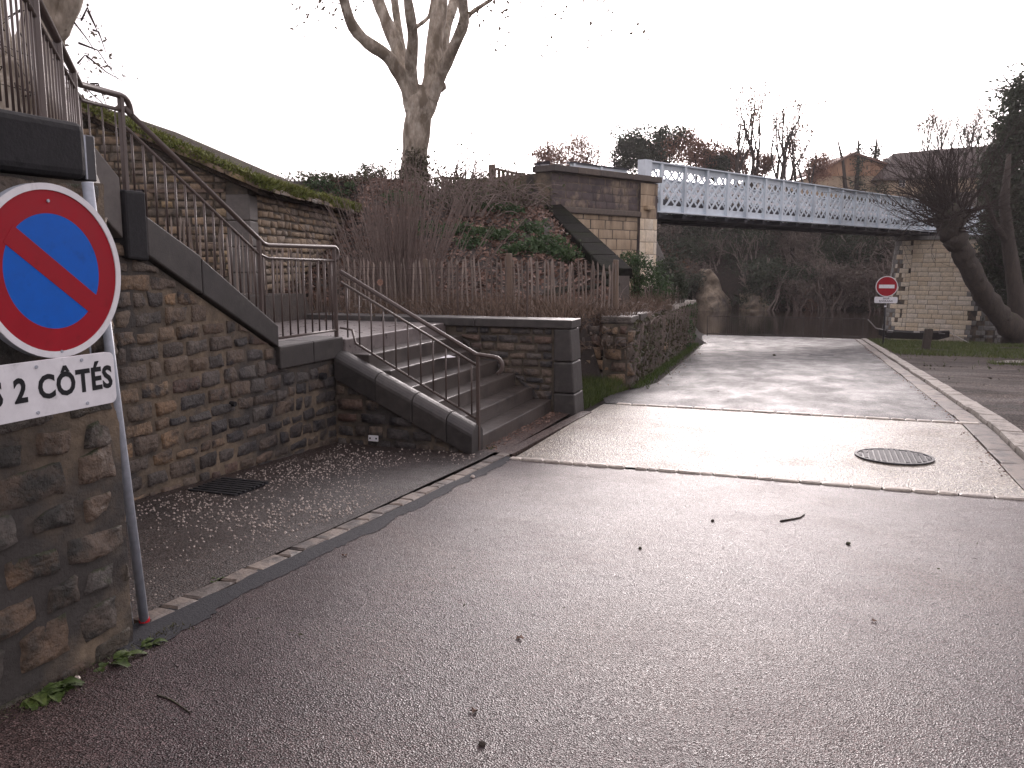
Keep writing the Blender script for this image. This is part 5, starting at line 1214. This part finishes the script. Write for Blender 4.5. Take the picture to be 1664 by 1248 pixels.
b.build('trunk', M['bark_dark'], t, True)
b = MB(); Rw = random.Random(5); tips = []
for k in range(120):
    a = Rw.uniform(0, 6.283); el = Rw.uniform(-.1, 1.5); d_ = V((math.cos(a) * math.cos(el) - .25, math.sin(a) * math.cos(el), math.sin(el))).normalized(); hq = head + V((Rw.uniform(-.3, .5), 0, Rw.uniform(-.5, .4))); grow(b, hq + d_ * .4, d_, Rw.uniform(.03, .065), Rw.uniform(.8, 2.0) * (.75 if el < .35 else 1), 3, Rw, .2, (2, 3), .5, .5, .0, (5, 4, 3), tips, 3, .8)
b.build('branches', M['twig_dark'], t)
t = thing('ivy_tree', 'tall dark ivy-clad tree at the water edge beyond the willow', 'tree', at(1700, 545, 44))
bl = [(tuple(at(*c)), r_) for c, r_ in (((1700, 170, 44), (2.2, 2, 2.0)), ((1680, 240, 44), (2.2, 2, 1.8)), ((1690, 330, 44), (2.6, 2, 2)), ((1665, 400, 43), (1.3, 1.5, 2)), ((1690, 470, 43), (2.0, 1.5, 2.2)), ((1640, 215, 44), (.9, 1, 1.0)), ((1655, 150, 44), (.6, .8, .8)), ((1632, 290, 43.5), (1.0, 1, 1.4)), ((1650, 330, 43), (1.3, 1, 1.3)), ((1625, 370, 43.5), (.9, 1, 1.4)), ((1615, 430, 44), (.7, 1, 1.4)), ((1650, 480, 44), (1.2, 1, 1.6)), ((1630, 255, 44), (.9, 1, .8)), ((1640, 380, 44.5), (1.3, 1, 2.2)), ((1620, 300, 44.5), (.9, 1, 1.3)), ((1660, 440, 44.5), (1.5, 1, 2)))]
v, f = leaf_cloud(bl, 48000, .13, 401, .42, .7, .3); obj('crown', npmesh('crown', v, f), M['evergreen'], t)
b = MB(); b.tube([at(1705, 560, 44), at(1700, 400, 44), at(1698, 250, 44), at(1696, 120, 44)], [.5, .4, .25, .1], 8)
for k in range(60): c = bl[Rw.randrange(len(bl))]; q = V(c[0]); grow(b, q, V((Rw.uniform(-1, .3), Rw.uniform(-1, 1), Rw.uniform(-.2, 1))), .05, 1.4, 2, Rw, .15, (2, 3), .5, .5, .05, (4, 3, 3), None, 3)
b.build('trunk', M['bark_dark'], t)

# ------------------------------------------------------------------ far bank
RMIN = .02
def far_tree(name, label, cat, px, py_base, d, h, kind, seed, group):
    """kinds: bare, russet, evergreen — own mesh each"""
    R = random.Random(seed); p = at(px, py_base, d); p.z = min(p.z, ground_h(p.x, p.y) + .1) if ground_h(p.x, p.y) > -3 else p.z
    topz = at(px, py_base, d).z + h; hh = topz - p.z
    t = thing(name, label, cat, p, group); b = MB(); tips = []
    base_r = .035 * hh * .55
    for k in range(2 if kind == 'bare' else 1):
        grow(b, p + V((R.uniform(-.3, .3), 0, 0)), V((R.uniform(-.15, .15), R.uniform(-.1, .1), 1)), base_r, hh * .36, 4, R, .13, (2, 3), .68, .5, .10, (6, 5, 4, 3, 3), tips, 4, .74)
    b.build('trunk', M['twig_dark'] if kind != 'bare' else M['bark_dark'], t)
    if kind == 'evergreen':
        bl = [(tuple(p + V((R.uniform(-.28, .28) * hh, R.uniform(-.2, .2) * hh, hh * R.uniform(.45, .85)))), (hh * .2, hh * .2, hh * .17)) for _ in range(9)]
        v, f = leaf_cloud(bl, 5200, .15, seed, .4, .7, .5); obj('crown', npmesh('crown', v, f), M['evergreen'], t)
    elif kind == 'russet':
        bl = [(tuple(p + V((R.uniform(-.2, .2) * hh, R.uniform(-.2, .2) * hh, hh * R.uniform(.5, .9)))), (hh * .17, hh * .17, hh * .14)) for _ in range(11)]
        v, f = leaf_cloud(bl, 3400, .12, seed, .6, .7, .4); obj('crown', npmesh('crown', v, f), M['russet'], t)
    else: leaves_at(tips, 300, .15, .35, seed, M['russet'], 'crown', t)
    return t
FT = [('russet', 890, 282, 88, 3.2), ('russet', 925, 282, 88, 4.6), ('russet', 952, 280, 90, 4.0), ('evergreen', 1012, 285, 88, 4.3), ('evergreen', 1045, 285, 88, 5.6), ('evergreen', 1075, 285, 90, 5.2), ('russet', 1100, 285, 88, 5.0), ('russet', 1130, 288, 88, 5.6), ('evergreen', 1152, 290, 89, 2.8), ('russet', 1150, 290, 89, 4.4), ('russet', 1172, 292, 90, 3.6), ('russet', 1192, 292, 91, 3.0), ('russet', 1330, 300, 92, 3.2), ('bare', 1200, 290, 86, 9.0), ('bare', 1222, 290, 90, 10.4), ('bare', 1212, 290, 92, 7.5), ('bare', 1262, 294, 86, 9.4), ('bare', 1288, 296, 88, 7.6), ('bare', 1278, 296, 91, 8.4), ('bare', 1310, 296, 90, 6.0), ('russet', 1240, 296, 90, 3.2), ('bare', 1495, 290, 112, 9), ('bare', 1530, 290, 114, 9.6), ('bare', 1565, 290, 112, 9.2), ('bare', 1590, 290, 110, 8.0)]
for k, (kind, px, py, d, h) in enumerate(FT):
    lab = {'russet': 'small tree with russet dead leaves beyond the bridge', 'evergreen': 'dense dark evergreen oak beyond the bridge', 'bare': 'tall bare winter tree beyond the bridge'}[kind] if px < 1450 else 'bare tree rising behind the dark-roofed house'
    far_tree('far_tree', lab, 'tree', px, py, d, h, kind, 500 + k, {'russet': 'russet trees on the far bank', 'evergreen': 'evergreen oaks on the far bank', 'bare': 'bare trees on the far bank'}[kind] if px < 1450 else 'bare trees behind the house')
# broken ivy-clad trunks above the gable
for k, (px, top, d) in enumerate(((1378, 222, 100), (1392, 218, 100), (1418, 214, 101))):
    p0 = at(px, 300, d); p1 = at(px + (-18, 4, 8)[k], top, d); t = thing('topped_tree', 'topped tree trunk thick with ivy above the timber gable', 'tree', (p0.x, p0.y, p0.z - 2), 'topped ivy trunks behind the barn'); b = MB(); b.tube([p0 - V((0, 0, 2)), p0.lerp(p1, .5), p1], [.3, .22, .06], 6).build('trunk', M['bark_dark'], t)
    if k: pts = [p0.lerp(p1, q / 6) for q in range(5)]; leaves_at(pts, 900, .16, .42, 520 + k, M['evergreen'], 'ivy', t)
# scrub covering the cliff: a few shrub meshes, many plants
def scrub_mesh(kind, seed):
    R = random.Random(seed); bl = [((R.uniform(-1, 1), R.uniform(-.6, .6), R.uniform(.3, 1.8)), (R.uniform(.6, 1.0), .7, R.uniform(.5, .9))) for _ in range(5)]
    v, f = leaf_cloud(bl, 1500 if kind == 'evergreen' else 1700, .10 if kind == 'evergreen' else .085, seed, .5, .45, .35); me = npmesh('foliage', v, f); me.materials.append(M[kind])
    b = MB()
    for k in range(7): grow(b, V((R.uniform(-.4, .4), R.uniform(-.2, .2), -.3)), V((R.uniform(-.5, .5), R.uniform(-.3, .3), 1)), .05, 1.1, 2, R, .2, (2, 3), .6, .5, .05, (4, 3, 3), None, 3)
    m2 = b.mesh('stems'); m2.materials.append(M['twig']); return me, m2
SM = {k: [scrub_mesh(k, 600 + i + 10 * j) for i in range(3)] for j, k in enumerate(('evergreen', 'bankbrown', 'russet'))}
SLAB = {'evergreen': ('dark evergreen shrub clinging to the far river cliff', 'dark shrubs on the river cliff'), 'bankbrown': ('grey-brown winter shrub on the far river cliff', 'winter shrubs on the river cliff'), 'russet': ('russet shrub with dead leaves on the far river cliff', 'russet shrubs on the river cliff')}
Rc = random.Random(31)
for k in range(420):
    X = Rc.uniform(-20, 26); far = 76 + 1.5 * math.sin(X * .11) + .8 * math.sin(X * .37 + 1); o_ = Rc.uniform(2, 11.5) if k > 90 else Rc.uniform(.3, 4); Y = far + o_; z = ground_h(X, Y)
    if z < -2.3: z = -2.3
    px_ = X * CY + Y * SY; dd_ = -X * SY + Y * CY; pix = 832 + 1385 * px_ / dd_
    if 1125 < pix < 1235 and z < .2: continue
    if dd_ > 0 and 425 - (z + 3.4 - 1.5) / dd_ * 1385 < 318: continue
    kind = Rc.choices(('evergreen', 'bankbrown', 'russet'), (.5, .42, .08) if pix < 1330 else (.38, .57, .05))[0]; me, m2 = SM[kind][Rc.randrange(3)]
    t = thing('cliff_shrub', SLAB[kind][0], 'shrub', (X, Y, z), SLAB[kind][1]); sc_ = Rc.uniform(1.1, 2.0)
    for nm, mm in (('foliage', me), ('stems', m2)):
        o = bpy.data.objects.new(nm, mm); col.objects.link(o); o.parent = t
    t.scale = (sc_ * Rc.uniform(.9, 1.3), sc_, sc_); t.rotation_euler = (0, 0, Rc.uniform(-.6, .6))
# limestone outcrops at the water
def cliff(label, pts, d, th, seed):
    t = thing('rock_outcrop', label, 'rock', at(pts[0][0], pts[0][1], d)); R = random.Random(seed)
    n = 14; m_ = 12; xs_ = [p[0] for p in pts]; v = []
    def top(px):
        for (a, b_) in zip(pts[:-1], pts[1:]):
            if a[0] <= px <= b_[0]: return lerp(a[1], b_[1], (px - a[0]) / (b_[0] - a[0] + 1e-6))
        return pts[-1][1]
    for j in range(m_ + 1):
        for i in range(n + 1):
            px = lerp(xs_[0], xs_[-1], i / n); py = lerp(512, top(px), j / m_); q = at(px, py, d + 1.3 * j / m_ + 3.2 * abs(2 * i / n - 1) ** 2.5 + .9 * noise.noise(V((px * .06, py * .09, seed))) + .3 * math.floor(j / 3) * noise.noise(V((px * .15, j // 3, seed)))); v.append(q)
    f = [(j * (n + 1) + i, j * (n + 1) + i + 1, (j + 1) * (n + 1) + i + 1, (j + 1) * (n + 1) + i) for j in range(m_) for i in range(n)]
    N0 = len(v); v += [q + W(0, 4) - W(0, 0) for q in v]; ring = list(range(n + 1)) + [j * (n + 1) + n for j in range(1, m_ + 1)] + [m_ * (n + 1) + i for i in range(n - 1, -1, -1)] + [j * (n + 1) for j in range(m_ - 1, 0, -1)]
    f += [(ring[(k + 1) % len(ring)], ring[k], N0 + ring[k], N0 + ring[(k + 1) % len(ring)]) for k in range(len(ring))]
    obj('rock_face', npmesh('rock_face', [tuple(q) for q in v], f), M['cliff'], t, True)
cliff('tall pale limestone outcrop at the far water edge', [(1127, 505), (1131, 462), (1142, 452), (1155, 437), (1168, 452), (1172, 470), (1186, 486), (1192, 490)], 71, 1, 1)
cliff('low pale limestone ledge at the far water edge', [(1196, 492), (1205, 478), (1225, 476), (1245, 486), (1262, 496)], 71.5, 1, 2)
cliff('white rock showing between abutment and bush', [(1060, 470), (1064, 428), (1074, 420), (1090, 436), (1096, 470)], 70, 1, 3)

# ------------------------------------------------------------------ houses
def frontbox(b, x0, x1, y0, y1, d, depth):
    """box with a front face spanning photo columns x0..x1, rows y0..y1 at distance d"""
    a = at(x0, y1, d); c = at(x1, y1, d); e = at(x0, y0, d); b.box(a, c - a, W(0, depth) - W(0, 0), V((0, 0, e.z - a.z))); return b
D = 100
t = thing('timber_barn', 'barn with a timber-boarded gable beyond the bridge', 'building', at(1380, 330, D))
a = at(1318, 340, D); c = at(1444, 340, D); zl = at(1318, 284, D).z; zr_ = at(1444, 272, D).z; zt = at(1380, 252, D).z; zm = at(1380, 286, D).z; dpt = W(0, 9) - W(0, 0); ap = a.lerp(c, .5)
MB().prism([a, c, V((c.x, c.y, zm)), V((a.x, a.y, zm))], dpt).build('wall', M['plaster'], t)
nb = 26
for k in range(nb):
    x0 = a.lerp(c, k / nb); x1 = a.lerp(c, (k + .94) / nb); zz = lambda q: lerp(lerp(zl, zt, q / .5), 0, 0) if q < .5 else lerp(zt, zr_, (q - .5) / .5); 
    f_ = W(0, -.1) - W(0, 0); MB().prism([V((x0.x, x0.y, zm)) + f_, V((x1.x, x1.y, zm)) + f_, V((x1.x, x1.y, max(zm + .05, zz((k + .94) / nb)))) + f_, V((x0.x, x0.y, max(zm + .05, zz(k / nb)))) + f_], W(0, .2) - W(0, 0)).build('board', M['cladding'], t)
ov = (c - a) * .04; f_ = W(0, -.6) - W(0, 0)
rf = MB().prism([V((a.x, a.y, zl - .1)) - ov + f_, V((ap.x, ap.y, zt)) + f_, V((c.x, c.y, zr_ - .1)) + ov + f_, V((c.x, c.y, zr_ + .12)) + ov + f_, V((ap.x, ap.y, zt + .28)) + f_, V((a.x, a.y, zl + .12)) - ov + f_], W(0, 10) - W(0, 0)).build('roof', M['rooftile_red'], t)
frontbox(MB(), 1437, 1444, 257, 275, D + 2, .6).build('chimney', M['plaster'], rf)
t = thing('tiled_house', 'house with a long dark tiled roof behind the willow', 'building', at(1520, 330, 97))
wl_ = MB(); frontbox(wl_, 1440, 1640, 287, 345, 97, 8).build('wall', M['plaster'], t)
a = at(1436, 290, 96.4); c = at(1650, 284, 96.4); e = at(1452, 249, 101); g = at(1660, 232, 101); back = W(0, 5) - W(0, 0)
b = MB(); b.v = [a, c, g, e]; b.v += [q - V((0, 0, .2)) for q in b.v]; bk = [a + (W(0, 9.5) - W(0, 0)), c + (W(0, 9.5) - W(0, 0))]; b.v += bk; b.f = [(0, 1, 2, 3), (7, 6, 5, 4), (0, 4, 5, 1), (3, 2, 9, 8), (1, 5, 6, 2), (0, 3, 7, 4), (0, 8, 3), (1, 2, 9)]; b.build('roof', M['rooftile'], t)
for x0, x1 in ((1461, 1471), (1590, 1600)):
    wn_ = frontbox(MB(), x0, x1, 292, 304, 96.9, .15).build('window', M['frame'], t); mid = (x0 + x1) / 2
    for (q0, q1) in ((x0 + .8, mid - .5), (mid + .5, x1 - .8)):
        for (r0, r1) in ((293, 297.6), (298.4, 303)): frontbox(MB(), q0, q1, r0, r1, 96.85, .04).build('pane', M['pane'], wn_)

# ------------------------------------------------------------------ haze volume added to soften and lift dark tones
hm = bpy.data.materials.new('haze'); hm.use_nodes = True; hn = hm.node_tree.nodes; hl_ = hm.node_tree.links; hn.clear()
hv = hn.new('ShaderNodeVolumePrincipled'); hv.inputs['Density'].default_value = .00045; hv.inputs['Color'].default_value = (.97, .92, .93, 1); hv.inputs['Anisotropy'].default_value = .2
ho = hn.new('ShaderNodeOutputMaterial'); hl_.new(hv.outputs[0], ho.inputs['Volume'])
o = MB().bx(-1300, 1300, -300, 1600, -6, 26).build('haze', hm); o['kind'] = 'stuff'; o['label'] = 'thin haze added over the whole scene to lift dark tones'; o['category'] = 'haze'
